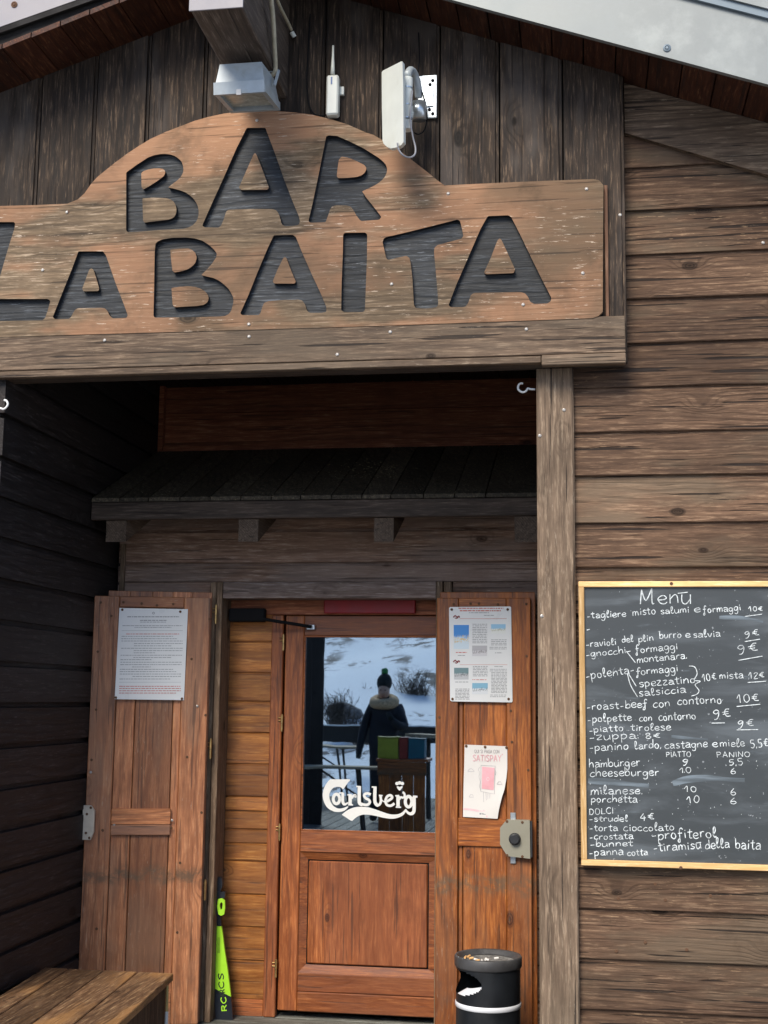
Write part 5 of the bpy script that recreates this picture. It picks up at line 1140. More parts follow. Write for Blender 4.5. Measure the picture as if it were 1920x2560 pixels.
# lift-area poster on the right shutter
YQ = YR-.006
n2_ = thing('info_poster', 'white laminated poster with ski photos at the top of the right shutter', 'poster', tuple(R_.P(430, 600, Y=YQ)))
quad_sheet('sheet', [tuple(R_.P(x, y, Y=YQ)) for x, y in ((200, 955), (212, 963), (675, 971), (680, 962), (669, 240), (660, 234), (200, 238), (192, 246))], .003, M['paper'], n2_)
fn = lambda x, y: R_.P(x, y, Y=YQ-.0004); g1 = MB(); g2 = MB()
for x0, x1, y, h in ((265, 610, 244, 8), (275, 590, 262, 9)): bars(g2, fn, x0, x1, y, h, rn)
bars(g2, fn, 275, 635, 326, 3, rn, False); bars(g2, fn, 275, 640, 680, 2.5, rn, False); bars(g2, fn, 245, 330, 584, 7, rn); bars(g2, fn, 370, 480, 794, 5, rn)
for x0, x1, ys_ in ((372, 485, list(range(368, 515, 13))), (515, 635, list(range(488, 530, 13))), (503, 635, [545, 558]), (545, 600, [588]), (375, 490, list(range(693, 775, 12))), (505, 635, [714, 727]), (516, 637, list(range(740, 895, 11))), (508, 632, [912, 925]), (240, 350, list(range(866, 945, 11))), (240, 345, [812]), (460, 540, [300]), (260, 315, [608]), (345, 500, [280]), (540, 605, [694])):
    for y in ys_: bars(g1, fn, x0, x1, y, 4.5, rn)
g1.build('printed_lines', M['ink'], n2_); g2.build('red_printed_lines', M['inkred'], n2_)
def photo_mat(name, top, bot, spot):
    m, t, b = nt(name); g = G(t); tc = g.n('ShaderNodeTexCoord'); sx = g.n('ShaderNodeSeparateXYZ'); g.l(tc.outputs['Generated'], sx.inputs[0])
    n = g.noise(tc.outputs['Generated'], 4, 5, .7)
    zz_ = g.math('ADD', sx.outputs[2], g.math('MULTIPLY', g.math('SUBTRACT', n, .5), .5))
    c = g.mix(g.mr(zz_, .42, .58), bot, top); n2 = g.noise(tc.outputs['Generated'], 9, 4, .7)
    band = g.math('MULTIPLY', g.mr(n2, .5, .58), g.mr(g.math('ABSOLUTE', g.math('SUBTRACT', zz_, .42)), .05, .22, 1, 0))
    g.l(g.mix(band, c, spot), b.inputs['Base Color']); b.inputs['Roughness'].default_value = .35; return m
for (x0, y0, x1, y1), cols in (((228, 376, 345, 560), ((.05, .25, .65), (.6, .72, .8), (.7, .45, .08))), ((515, 370, 627, 442), ((.3, .55, .75), (.75, .78, .75), (.3, .3, .12))), ((370, 535, 485, 615), ((.45, .45, .47), (.62, .62, .64), (.08, .05, .05))), ((231, 705, 342, 795), ((.16, .26, .28), (.5, .52, .54), (.03, .03, .03))), ((370, 822, 490, 908), ((.22, .45, .6), (.68, .72, .75), (.06, .07, .07)))):
    q = [tuple(R_.P(x, y, Y=YQ-.0005)) for x, y in ((x0, y1), (x1, y1), (x1, y0), (x0, y0))]
    quad_sheet('photo', q, .0003, photo_mat('photo print', *cols), n2_)
lgm = MB()
for y in (318, 661):
    for pts, w in (([(225, 0), (240, -14), (252, -2), (268, -10), (272, 2)], 9), ([(236, 4), (250, 8), (262, 0)], 7)): lgm.add(*ribbon([(fn(x, y+d)[0], fn(x, y+d)[2]) for x, d in pts], w*.00062, YQ-.0006, 4))
lgm.build('logo_print', plain('dark red logo', (.2, .03, .03), .5), n2_)
for x, y in ((213, 257), (643, 257), (219, 945), (650, 945)): put('pin', NAIL, R_.P(x, y, Y=YQ-.0008), n2_)
# payment poster
YQ2 = YR-.004
n3 = thing('payment_poster', 'curling white poster with a pink phone drawing pinned on the right shutter', 'poster', tuple(R_.P(470, 1580, Y=YQ2)))
# grid sheet that curls forward along its right edge
rowsP = [(1295, 312, 640, 1308), (1400, 310, 640, 1400), (1480, 308, 640, 1480), (1560, 305, 632, 1560), (1640, 303, 618, 1640), (1700, 302, 598, 1700), (1760, 301, 582, 1765), (1810, 300, 572, 1815), (1850, 300, 565, 1865)]
vs = []; fs = []; nc = 10
for r, (ya_, xa_, xb2, yb2) in enumerate(rowsP):
    for c in range(nc+1):
        t = c/nc; bul = .010*math.sin(math.pi*min(1, max(0, (r-2)/7)))*t*t
        vs.append(tuple(R_.P(xa_+(xb2-xa_)*t, ya_+(yb2-ya_)*t, Y=YQ2-bul)))
for r in range(len(rowsP)-1):
    for c in range(nc): a = r*(nc+1)+c; fs.append((a, a+nc+1, a+nc+2, a+1))
part('sheet', vs, fs, M['paper2'], n3, smooth=True)
YT2 = YQ2-.0125; pf = lambda x, y: (float(R_.P(x, y, Y=YT2)[0]), float(R_.P(x, y, Y=YT2)[2])); um = abs(pf(100, 0)[0]-pf(0, 0)[0])/100
def onsheet(x, y):  # depth of the curled sheet at this point
    r = max(0, min(7.99, (y-1295)/69.4)); t = max(0, min(1, (x-305)/300)); return YQ2-.010*math.sin(math.pi*min(1, max(0, (r-2)/7)))*t*t
def drape(mb, lift=.0006):
    mb.v = [(v[0], onsheet_xyz(v)-lift-(YT2-v[1]), v[2]) for v in mb.v]
def onsheet_xyz(v):
    ff = (v[0]-pf(305, 1295)[0])/um+305; gg = 1295-(v[2]-pf(305, 1295)[1])/um; return onsheet(ff, gg)
gt = MB(); text_strokes(gt, 'QUI SI PAGA CON', pf(385, 1360), pf(578, 1362), 15*um, 3.2*um, YT2, .01); drape(gt); gt.build('grey_lettering', plain('faded grey print', (.38, .36, .37), .6), n3)
gt = MB(); text_strokes(gt, 'SATISPAY', pf(372, 1422), pf(592, 1425), 28*um, 5*um, YT2, .02)
gt.add(*ribbon([pf(594, 1372), pf(606, 1372)], 3*um, YT2, 2, False)); gt.add(*ribbon([pf(600, 1366), pf(600, 1378)], 3*um, YT2-.0001, 2, False)); drape(gt); PK = plain('faded pink print', (.72, .38, .42), .6); gt.build('pink_lettering', PK, n3)
gt = MB()
for x0, y0, x1, y1 in ((442, 1465, 540, 1645),):
    q = [pf(x0, y1-10), pf(x1-6, y1), pf(x1, y0+10), pf(x0+3, y0)]
    n_ = 6
    for i in range(n_):
        for j in range(n_):
            def bl_(s, t): return tuple(q[0][k]*(1-s)*(1-t)+q[1][k]*s*(1-t)+q[2][k]*s*t+q[3][k]*(1-s)*t for k in (0, 1))
            c4 = [bl_(i/n_, j/n_), bl_((i+1)/n_, j/n_), bl_((i+1)/n_, (j+1)/n_), bl_(i/n_, (j+1)/n_)]
            gt.add([(c[0], YT2, c[1]) for c in c4], [(0, 1, 2, 3)])
drape(gt); gt.build('phone_print', plain('phone pink', (.78, .40, .45), .6), n3)
gt = MB()
for pts, w in (([(436, 1455), (545, 1460), (540, 1675), (434, 1655), (436, 1455)], 4), ([(425, 1470), (415, 1490), (428, 1510), (420, 1540), (430, 1580), (425, 1620), (434, 1650)], 3), ([(545, 1490), (552, 1510), (545, 1530)], 3), ([(455, 1660), (460, 1800)], 3), ([(475, 1665), (480, 1800)], 3), ([(490, 1668), (488, 1800)], 3), ([(505, 1670), (503, 1798)], 3), ([(455, 1800), (482, 1802)], 5), ([(484, 1802), (510, 1800)], 5), ([(335, 1500), (345, 1485), (362, 1480), (375, 1490), (385, 1502), (335, 1503)], 2.5), ([(560, 1598), (572, 1580), (585, 1578), (600, 1600), (560, 1600)], 2.5), ([(345, 1698), (355, 1680), (372, 1682), (380, 1700), (345, 1700)], 2.5)):
    gt.add(*ribbon([pf(*p) for p in pts], w*um, YT2-.0002, 3, False))
drape(gt); gt.build('line_drawing', plain('pale grey line', (.45, .44, .46), .6), n3)
gt = MB()
for pts, w in (([(302, 1790), (360, 1796), (420, 1806)], 14), ([(420, 1806), (500, 1806), (568, 1806)], 6), ([(478, 1842), (484, 1856)], 9)): gt.add(*ribbon([pf(*p) for p in pts], w*um, YT2, 4))
gt.add(*ribbon(ring_ := [(pf(490+10*math.cos(a), 1560+13*math.sin(a))) for a in np.linspace(0, 6.28, 10)], 4*um, YT2-.0002, 2)); drape(gt, .0009); gt.build('pink_print', plain('pink white print', (.82, .55, .58), .6), n3)
gt = MB(); bars(gt, lambda x, y: (*pf(x, y)[:1], YT2, pf(x, y)[1]), 425, 525, 1822, 12, rn); drape(gt); gt.build('footer_print', M['ink'], n3)
for x, y in ((469, 1313), (324, 1306), (633, 1318)): put('pin', NAIL, R_.P(x, y, Y=YQ2-.002), n3)

# ================================================================== ASHTRAY BIN
bc = H7.P(668, 1210, Y=.72); bl_ = H7.P(318, 1210, Y=.72); br_ = H7.P(1016, 1210, Y=.72); RB = (br_[0]-bl_[0])/2; bx, by, bz_ = (bl_[0]+br_[0])/2, .72, bc[2]
print('BIN', bx, by, bz_, RB)
bn = thing('ashtray_bin', 'round black litter bin with ashtray top and white band before the right shutter', 'bin', (bx, by, DECK))
v, f = lathe([(RB*.80, -.012), (RB*.86, -.008), (RB*.90, .004), (RB*.97, .008), (RB, .002), (RB*1.0, -.03), (RB*.985, -.036), (RB*.93, -.04)], 64, (bx, by, bz_)); part('rim', v, f, M['binrim'], bn, smooth=True)
v, f = lathe([(.0001, -.018), (RB*.3, -.013), (RB*.6, -.018), (RB*.83, -.014)], 40, (bx, by, bz_)); part('ash_bed', v, f, M['ash'], bn, smooth=True)
# body: a wall of quads with an oval opening on its left front
def onbody(x, y, r): # intersection of the viewing line with the cylinder wall
    p_ = H7.px(x, y); d = MR.T @ np.array([(p_[0]-960)/FPX, (p_[1]-1280)/FPX, 1.0]); o = CAM-np.array([bx, by, 0])
    a = d[0]**2+d[1]**2; b = o[0]*d[0]+o[1]*d[1]; c = o[0]**2+o[1]**2-r*r; t = (-b-math.sqrt(max(0, b*b-a*c)))/a; q = o+d*t; return math.atan2(q[1], q[0]), q[2]
RW = RB*.955
o_c = onbody(430, 1490, RW); top_ = onbody(450, 1368, RW)[1]; bot_ = onbody(480, 1632, RW)[1]; redge = onbody(598, 1500, RW)[0]
hc_z = (top_+bot_)/2; hh = (top_-bot_)/2; aw = .95; ac = redge-aw
zbt, ztp = DECK+.01, bz_-.038
NA, NZ = 144, 90; vs = []; fs = []
for j in range(NZ+1):
    for i in range(NA): a = 2*math.pi*i/NA; vs.append((bx+RW*math.cos(a), by+RW*math.sin(a), zbt+(ztp-zbt)*j/NZ))
for j in range(NZ):
    for i in range(NA):
        a = 2*math.pi*(i+.5)/NA; z = zbt+(ztp-zbt)*(j+.5)/NZ; da = (a-ac+math.pi) % (2*math.pi)-math.pi
        if (da/aw)**2+((z-hc_z)/hh)**2 < 1: continue
        fs.append((j*NA+i, j*NA+(i+1) % NA, (j+1)*NA+(i+1) % NA, (j+1)*NA+i))
part('body', vs, fs, M['binblack'], bn, smooth=True)
v, f = lathe([(RW-.006, zbt), (RW-.006, hc_z-hh-.03), (RW-.006, ztp)], 64, (bx, by, 0)); 
f2 = []
for q in f:
    c = np.mean([v[i] for i in q], axis=0); a = math.atan2(c[1]-by, c[0]-bx); da = (a-ac+math.pi) % (2*math.pi)-math.pi
    if abs(da) < aw*1.15 and c[2] > hc_z-hh-.05: continue
    f2.append(q)
part('inner_sleeve', v, f2, M['binblack'], bn, smooth=True)
# white chute lip inside the opening
vs = []; fs = []; n = 20
for i in range(n+1):
    a = ac-aw*.2+(aw*1.2)*i/n; t = i/n
    za = hc_z-hh*1.05; zb3 = hc_z-hh*(.62-.42*t**1.5)
    vs += [(bx+(RW-.005)*math.cos(a), by+(RW-.005)*math.sin(a), za), (bx+(RW-.045)*math.cos(a), by+(RW-.045)*math.sin(a), zb3)]
for i in range(n): fs.append((2*i, 2*i+2, 2*i+3, 2*i+1))
part('chute_lip', vs, fs, M['binwhite'], bn, smooth=True)
zb0 = onbody(690, 1800, RW+.003)[1]; zb1_ = onbody(690, 1745, RW+.003)[1]
v, f = lathe([(RW+.0005, zb0), (RW+.003, zb0+.002), (RW+.003, zb1_-.002), (RW+.0005, zb1_)], 64, (bx, by, 0)); part('white_band', v, f, M['binwhite'], bn, smooth=True)
rr = random.Random(9)
for x, y, m_ in ((430, 1215, 'butt'), (465, 1205, 'butt'), (490, 1225, 'butt'), (540, 1240, 'buttw'), (555, 1248, 'butt'), (640, 1235, 'buttw'), (655, 1240, 'buttw'), (750, 1225, 'buttw'), (600, 1250, 'buttw')):
    q = Vector(H7.P(x, y, Z=bz_-.010)); a = rr.uniform(0, 3); d_ = Vector((math.cos(a), math.sin(a), .1))*.009
    v, f = tube([q-d_, q+d_], .0045, 8); o = part('cigarette_butt', v, f, M[m_], bn)

# ================================================================== BENCH
ZBN = .37
q = [Cz.P(237, 1047, Z=ZBN), Cz.P(1085, 1095, Z=ZBN), Cz.P(740, 1408, Z=ZBN), Cz.P(0, 1195, Z=ZBN), Cz.P(0, 1350, Z=ZBN), Cz.P(440, 1055, Z=ZBN), Cz.P(655, 1070, Z=ZBN), Cz.P(205, 1408, Z=ZBN), Cz.P(865, 1080, Z=ZBN), Cz.P(460, 1408, Z=ZBN)]
for n_, p_ in zip(['bl', 'br', 'fr', 'lf', 's1f', 's1b', 's2b', 's2f', 's3b', 's3f'], q): print('BENCH', n_, np.round(p_, 3))
yb = (q[0][1]+q[1][1])/2
def edge(pb, pf_): s = (pf_[0]-pb[0])/(pf_[1]-pb[1]); return pb[0], s
bnc = thing('bench', 'brown slatted wooden bench against the dark side wall at the bottom left', 'bench', (-2, .5, DECK))
xs = [max(XL+.012, q[0][0]-.02)] + [float(q[i][0]) for i in (5, 6, 8, 1)]
sl_b = np.mean([(q[7][0]-q[6][0])/(q[7][1]-q[6][1]), (q[9][0]-q[8][0])/(q[9][1]-q[8][1]), (q[2][0]-q[1][0])/(q[2][1]-q[1][1])])
print('bench xs', xs, sl_b, yb)
YB0 = -.75
for i in range(4):
    a, b_ = xs[i]+.002, xs[i+1]-.003; dz = random.uniform(-.001, .001)
    vs = []; nn_ = 10
    prof = [(0, ZBN-.028), (0, ZBN-.003), (.003, ZBN), (1, ZBN), (2, ZBN-.003), (2, ZBN-.028)]
    for j in range(nn_+1):
        yy_ = yb+(YB0-yb)*j/nn_; sh_ = sl_b*(yy_-yb); wv = random.uniform(-.001, .001)
        A_, B_ = a+(sh_ if i or 1 else 0), b_+sh_
        if i == 0: A_ = max(XL+.012, A_)
        for k_, z_ in prof:
            xx = A_ if k_ == 0 else A_+.003 if k_ == .003 else B_-.003 if k_ == 1 else B_
            vs.append((xx+wv, yy_, z_+dz))
    m = len(prof); fs = [(j*m+k_, j*m+(k_+1) % m, (j+1)*m+(k_+1) % m, (j+1)*m+k_) for j in range(nn_) for k_ in range(m)]+[tuple(range(m))[::-1], tuple(range(nn_*m, (nn_+1)*m))]
    part('seat_board', vs, fs, M['bench'], bnc)
sy = yb-.03
for k in range(9):
    y1 = sy-.15*k; y0 = y1-.146
    xe_ = xs[4]-.03+sl_b*((y0+y1)/2-yb)
    box('skirt_board', xe_-.02, xe_, y0, y1, DECK, ZBN-.031, M['benchZ'], bnc)
box('back_skirt', XL+.02, xs[4]-.06, yb-.028, yb-.008, DECK, ZBN-.031, M['benchZ'], bnc)
v, f = tube([Cz.P(1052, 1165, Y=.50), Cz.P(1047, 1330, Y=.48)], .006, 8); stp = thing('walking_stick', 'thin pale stick standing behind the end of the bench', 'stick', tuple(Cz.P(1047, 1408, Y=.88)))
part('upper_shaft', v, f, M['poley'], stp)
v, f = tube([Cz.P(1047, 1330, Y=.48), Cz.P(1040, 1560, Y=.46)], .0072, 8); part('lower_shaft', v, f, M['pole'], stp)

# ================================================================== SKI
YSK = 1.235
sk = thing('ski', 'neon green and black ski leaning in the doorway corner', 'ski', tuple(E.P(170, 1500, Y=YSK)))
def sp_(x, y, dy=0): p_ = E.P(x, y, Y=YSK-dy); return (float(p_[0]), float(p_[1]), float(p_[2]))
def slab(name, pts, T, mat, dy=0):
    fr2 = [sp_(x, y, dy) for x, y in pts]; n = len(fr2); bk2 = [(p[0], p[1]+T, p[2]) for p in fr2]
    return part(name, fr2+bk2, [tuple(range(n)), tuple(range(n, 2*n))[::-1]]+[((i+1) % n, i, n+i, n+(i+1) % n) for i in range(n)], mat, sk)
slab('green_body', [(93, 1125), (86, 1000), (86, 900), (89, 800), (95, 710), (143, 712), (152, 770), (160, 840), (170, 910), (182, 985), (194, 1080), (206, 1182)], .014, M['neon'])
slab('black_body', [(122, 1760), (112, 1500), (105, 1365), (98, 1240), (93, 1126), (206, 1183), (214, 1270), (221, 1365), (230, 1500), (240, 1760)], .014, M['skiblack'])
slab('strap_tail', [(100, 709), (104, 640), (135, 640), (141, 709)], .012, M['skiblack'])
slab('tip_cap', [(104, 480), (104, 420), (110, 390), (127, 379), (144, 390), (150, 415), (148, 445), (136, 480)], .03, M['skiblack'], .01)
slab('tip_block', [(104, 640), (104, 481), (168, 481), (166, 520), (130, 540), (130, 640)], .02, M['skiblack'], .012)
def ringslab(name, outer, inner, T, mat, dy):
    no = [sp_(x, y, dy) for x, y in outer]; ni = [sp_(x, y, dy) for x, y in inner]; n = len(no); bo = [(p[0], p[1]+T, p[2]) for p in no]; bi = [(p[0], p[1]+T, p[2]) for p in ni]
    fs = []
    for i in range(n):
        k = (i+1) % n; fs += [(i, k, n+k, n+i), (k, i, 2*n+i, 2*n+k), (n+i, n+k, 3*n+k, 3*n+i)]
    return part(name, no+ni+bo+bi, fs, mat, sk)
ringslab('buckle', [(120, 530), (145, 524), (165, 540), (167, 590), (160, 632), (140, 641), (122, 630), (114, 580)], [(134, 556), (145, 550), (152, 560), (150, 580), (147, 598), (138, 600), (133, 590), (131, 570)], .012, M['neon'], .024)
sb = MB(); YT3 = YSK-.0012
def skp(x, y): q_ = E.P(x, y, Y=YT3); return Vector((q_[0], q_[2]))
def ski_text(mb, s, p0, p1, h, w):
    adv = sum(FONT[c][0]+.14 for c in s)-.14; a = skp(*p0); b = skp(*p1); L = (b-a).length; k = L/adv; e = (b-a)/L; n_ = Vector((-e.y, e.x)); u = 0; i_ = 0
    for c in s:
        for st_ in FONT[c][1]:
            i_ += 1; pts = [a+e*((u+gx_)*k)+n_*(gy_/1.6*h) for gx_, gy_ in st_]; mb.add(*ribbon([(p.x, p.y) for p in pts], w, YT3-i_*.00004, 3, len(st_) > 3))
        u += FONT[c][0]+.14
ski_text(sb, 'CS', (160, 1128), (156, 1022), .024, .0048); sb.build('black_lettering', M['skiblack'], sk)
sb = MB(); ski_text(sb, 'RC', (180, 1278), (172, 1180), .024, .0048); sb.build('green_lettering', M['neon'], sk)
sb = MB(); ski_text(sb, '4R', (170, 1180), (163, 1130), .024, .0048); sb.build('pale_lettering', plain('dark green print', (.03, .05, .02), .5), sk)
sb = MB()
for x in (104, 119, 125, 131): 
    a, b_ = skp(x, 890), skp(x+ (1 if x > 110 else 0), 865 if x < 110 else 785)
    sb.add(*ribbon([(a.x, a.y), (b_.x, b_.y)], .0022 if x < 110 else .0012, YT3, 1, False))
sb.build('small_print', M['skiblack'], sk)

# ================================================================== TERRACE BEHIND THE PHOTOGRAPHER (mirrored in the door glass)
YM = YGL
def V_(x, y, Yo): p_ = D.P(x, y, Y=2*YM-Yo); return np.array([p_[0], Yo, p_[2]])
TZ = .05
M['tablew'] = wood('bleached table boards', (.3, .25, .18), (.5, .43, .32), (.66, .6, .48), axis='X', rings=10, knots=.1, bump=.15)
M['darkrail'] = plain('dark railing board', (.02, .018, .018), .6)
te = thing('terrace', 'raised wooden terrace behind the photographer', 'terrace', (0, -9, TZ))
x = -7.0
while x < 5:
    box('plank', x, x+.142, -11.9, -5.0, TZ-.04, TZ, M['floorY'], te, .003); x += .15
# railing
YRL = -11.6; a = V_(830, 1003, YRL); b_ = V_(830, 1110, YRL)
rl = thing('railing', 'dark board railing along the far edge of the terrace', 'fence', (-3, YRL, TZ))
box('handrail', -8, 4, YRL, YRL+.05, b_[2], a[2], M['darkrail'], rl)
box('cap', -8, 4, YRL-.02, YRL+.09, a[2]+.001, a[2]+.02, M['snowp'], rl)
for x in np.arange(-7.9, 4, 1.6): box('post', x, x+.09, YRL-.1, YRL-.001, TZ, a[2]-.01, M['darkrail'], rl)
def beer_table(name, label, cat, cx, cy, w, d, z, group):
    t = thing(name, label, cat, (cx, cy, TZ), group)
    box('top_board', cx-w/2, cx+w/2, cy-d/2, cy+d/2, z-.03, z, M['tablew'], t, .004)
    for s in (-1, 1):
        for e in (-1, 1):
            v, f = tube([(cx+s*(w/2-.3), cy+e*(d/2-.06), z-.03), (cx+s*(w/2-.22), cy+e*(d/2-.08), TZ)], .018, 6); part('leg', v, f, M['darkrail'], t)
        v, f = tube([(cx+s*(w/2-.26), cy-d/2+.07, z-.3), (cx+s*(w/2-.26), cy+d/2-.07, z-.3)], .014, 6); part('brace', v, f, M['darkrail'], t)
        v, f = tube([(cx+s*(w/2-.3), cy, z-.32), (cx+s*(w/2-.75), cy, z-.03)], .012, 6); part('strut', v, f, M['darkrail'], t)
    return t
a = V_(1078, 1140, -10.6); beer_table('beer_table', 'long pale beer table by the railing mirrored in the door glass', 'table', a[0]-1.1, -10.6, 2.2, .55, a[2], 'beer tables on the terrace')
a = V_(1235, 1275, -6.9); beer_table('beer_bench', 'pale bench nearer the hut mirrored in the door glass', 'bench', a[0]-1.25, -6.9, 2.5, .28, a[2], 'beer tables on the terrace')
a = V_(1345, 1085, -8.3); b_ = V_(1560, 1040, -8.3)
t = thing('counter_board', 'pale plank bar top beside the kiosk mirrored in the door glass', 'table', (a[0]+.5, -8, TZ))
v, f = prism([(a[0], -8.6), (a[0]+2.0, -7.6), (a[0]+2.2, -7.9), (a[0]+.15, -8.9)], 'Z', a[2], a[2]+.04); part('top_board', v, f, M['tablew'], t)
v, f = tube([(a[0]+.3, -8.6, TZ), (a[0]+.3, -8.6, a[2])], .03, 8); part('leg', v, f, M['darkrail'], t)
v, f = tube([(a[0]+1.9, -7.9, TZ), (a[0]+1.9, -7.9, a[2])], .03, 8); part('leg', v, f, M['darkrail'], t)
# kiosk with boxes on it
YK2 = -6.6
a = V_(1190, 1222, YK2); b_ = V_(1515, 1222, YK2); c = V_(1515, 1335, YK2)
ks = thing('wooden_kiosk', 'red brown plank serving counter mirrored in the door glass', 'counter', ((a[0]+b_[0])/2, YK2, TZ))
box('counter_top', a[0]-.02, b_[0]+.02, YK2-.4, YK2+.02, a[2]-.03, a[2], M['doorX'], ks)
n_ = 4
for i in range(n_):
    x0_k = a[0]+.01+(b_[0]-a[0]-.02)*i/n_; x1_k = a[0]+.01+(b_[0]-a[0]-.02)*(i+1)/n_-.004
    box('plank', x0_k, x1_k, YK2-.02, YK2, TZ, a[2]-.032, M['oranZ'], ks)
box('front_rail', a[0], b_[0], YK2+.001, YK2+.02, c[2], a[2]-.035, M['oranX'], ks)
for name, lab, x0, y0, x1, y1, col in (('carton', 'yellow green carton on the kiosk counter', 1190, 1085, 1326, 1172, (.3, .33, .03)), ('carton', 'small red carton on the kiosk counter', 1335, 1092, 1385, 1172, (.25, .03, .02)), ('carton', 'teal blue carton on the kiosk counter', 1392, 1098, 1500, 1172, (.012, .12, .17))):
    p_ = V_(x0, y0, YK2-.12); r_ = V_(x1, y1, YK2-.12); t = thing(name, lab, 'box', ((p_[0]+r_[0])/2, YK2-.2, a[2]), 'cartons on the kiosk')
    box('body', p_[0], r_[0], YK2-.3, YK2-.12, a[2]+.001, p_[2], plain(lab, col, .5), t, .003); box('lid', p_[0]-.003, r_[0]+.003, YK2-.303, YK2-.117, p_[2]+.0005, p_[2]+.015, plain(lab+' lid', tuple(c_*.6 for c_ in col), .5), t, .002)
# tall dark screen, added to mirror as a dark band in the glass
a = V_(832, 700, -7.5); wb = thing('added_screen', 'tall dark board screen added to mirror as a dark band in the door glass', 'screen', (a[0]-.5, -7.5, TZ))
for i in range(7):
    box('board', a[0]-.15*(i+1), a[0]-.15*i-.004, -7.52, -7.49, TZ, 3.2, M['dark'], wb)
box('rail', a[0]-1.05, a[0]-.01, -7.56, -7.521, 2.2, 2.3, M['darkrail'], wb); box('rail', a[0]-1.05, a[0]-.01, -7.56, -7.521, .6, .7, M['darkrail'], wb)

# rocks and bushes on the slope
def rock(cx, cy, cz, r, label, seed):
    rn_ = random.Random(seed); import bmesh as bmm
    b = bmm.new(); bmm.ops.create_icosphere(b, subdivisions=3, radius=1)
    o1 = Vector((rn_.uniform(0, 9), rn_.uniform(0, 9), rn_.uniform(0, 9)))
    from mathutils import noise as mn
    for v in b.verts: k = 1+.45*mn.noise(v.co*1.3+o1)+.15*mn.noise(v.co*4+o1); v.co = Vector((v.co.x*k*r*1.3+cx, v.co.y*k*r+cy, v.co.z*k*r*.75+cz))
    me = bpy.data.meshes.new('boulder'); b.to_mesh(me); b.free(); me.materials.append(M['rock']); o = new_obj('boulder', me); tag(o, label, 'boulder', 'boulders on the snow slope'); return o
def hz_(y):
    d = -y-13; return -1.6+(.05*d+42*(1-math.exp(-(max(d-6, 0)/95)**1.6)))
for (x, y, Yo, r, lab, sd) in ((1540, 870, -30, 1.3, 'large grey boulder at the right of the mirrored snow slope', 1), (1480, 800, -34, .9, 'smaller grey boulder above the large one on the snow slope', 2), (960, 880, -27, .8, 'dark boulder low on the left of the mirrored snow slope', 3), (1380, 560, -48, 1.0, 'narrow dark rock high on the mirrored snow slope', 4)):
    p_ = V_(x, y, Yo); rock(p_[0], Yo, p_[2]-.25*r, r*.5, lab, sd)
def bush(cx, cy, cz, h, label, seed):
    rn_ = random.Random(seed); mb = MB()
    for i in range(70):
        a_ = rn_.uniform(0, 6.28); l = rn_.uniform(.1, .75)*h; pts = [Vector((cx+rn_.uniform(-.3, .3)*h, cy, cz))]
        d_ = Vector((math.cos(a_)*l, math.sin(a_)*.4*l, h*rn_.uniform(.4, 1.1)))
        pts += [pts[0]+d_*.5+Vector((rn_.uniform(-.1, .1)*h, 0, 0)), pts[0]+d_]
        mb.add(*tube(pts, .02, 4, rs=[.016, .01, .004]))
        for k in range(5):
            t = rn_.uniform(.4, 1); s = pts[0]+d_*t; mb.add(*tube([s, s+Vector((rn_.uniform(-.3, .3), rn_.uniform(-.2, .2), rn_.uniform(0, .35)))*h], .005, 3))
    o = mb.build('bare_bush', M['twig']); tag(o, label, 'bush', 'bare bushes on the snow slope')
for (x, y, Yo, h, lab, sd) in ((930, 890, -25, .8, 'bare bush beside the low boulder on the snow slope', 11), (1090, 560, -40, .7, 'small bare bush in the middle of the snow slope', 12), (1440, 760, -30, .9, 'tall bare bush above the boulders on the snow slope', 13), (1130, 820, -30, .7, 'bare bush behind the person on the snow slope', 14), (1080, 980, -22, .6, 'low bare bush by the railing on the snow slope', 15)):
    p_ = V_(x, y, Yo); bush(p_[0], Yo, p_[2]-.5, h, lab, sd)

# person standing on the terrace, mirrored in the glass
def skin_body(name, joints, edges, root, mat, parent, sub=2):
    me = bpy.data.meshes.new(name); me.from_pydata([j[0] for j in joints], edges, []); o = bpy.data.objects.new(name, me); COL.objects.link(o)
    m = o.modifiers.new('s', 'SKIN'); m.use_smooth_shade = True; lay = me.skin_vertices[0] if me.skin_vertices else None
    if lay is None:
        bpy.context.view_layer.objects.active = o; 
    for i, j in enumerate(joints):
        me.skin_vertices[0].data[i].radius = j[1] if isinstance(j[1], tuple) else (j[1], j[1])
        me.skin_vertices[0].data[i].use_root = (i == root)
    o.modifiers.new('u', 'SUBSURF').levels = sub; o.modifiers['u'].render_levels = sub
    dg = bpy.context.evaluated_depsgraph_get(); nm = bpy.data.meshes.new_from_object(o.evaluated_get(dg)); nm.materials.clear(); nm.materials.append(mat)
    nm.polygons.foreach_set('use_smooth', [True]*len(nm.polygons)); bpy.data.objects.remove(o)
    o2 = new_obj(name, nm, parent); return o2
YPn = -8.0; fc = V_(1232, 775, YPn); px_, pz_ = fc[0], TZ
pe = thing('person', 'person in a dark jacket, fur collar and bobble hat mirrored in the door glass', 'person', (px_, YPn, TZ))
Hs = fc[2]-TZ   # eye height
k_ = Hs/1.62
def J(x, y, z): return (px_+x*k_, YPn+y*k_, TZ+z*k_)
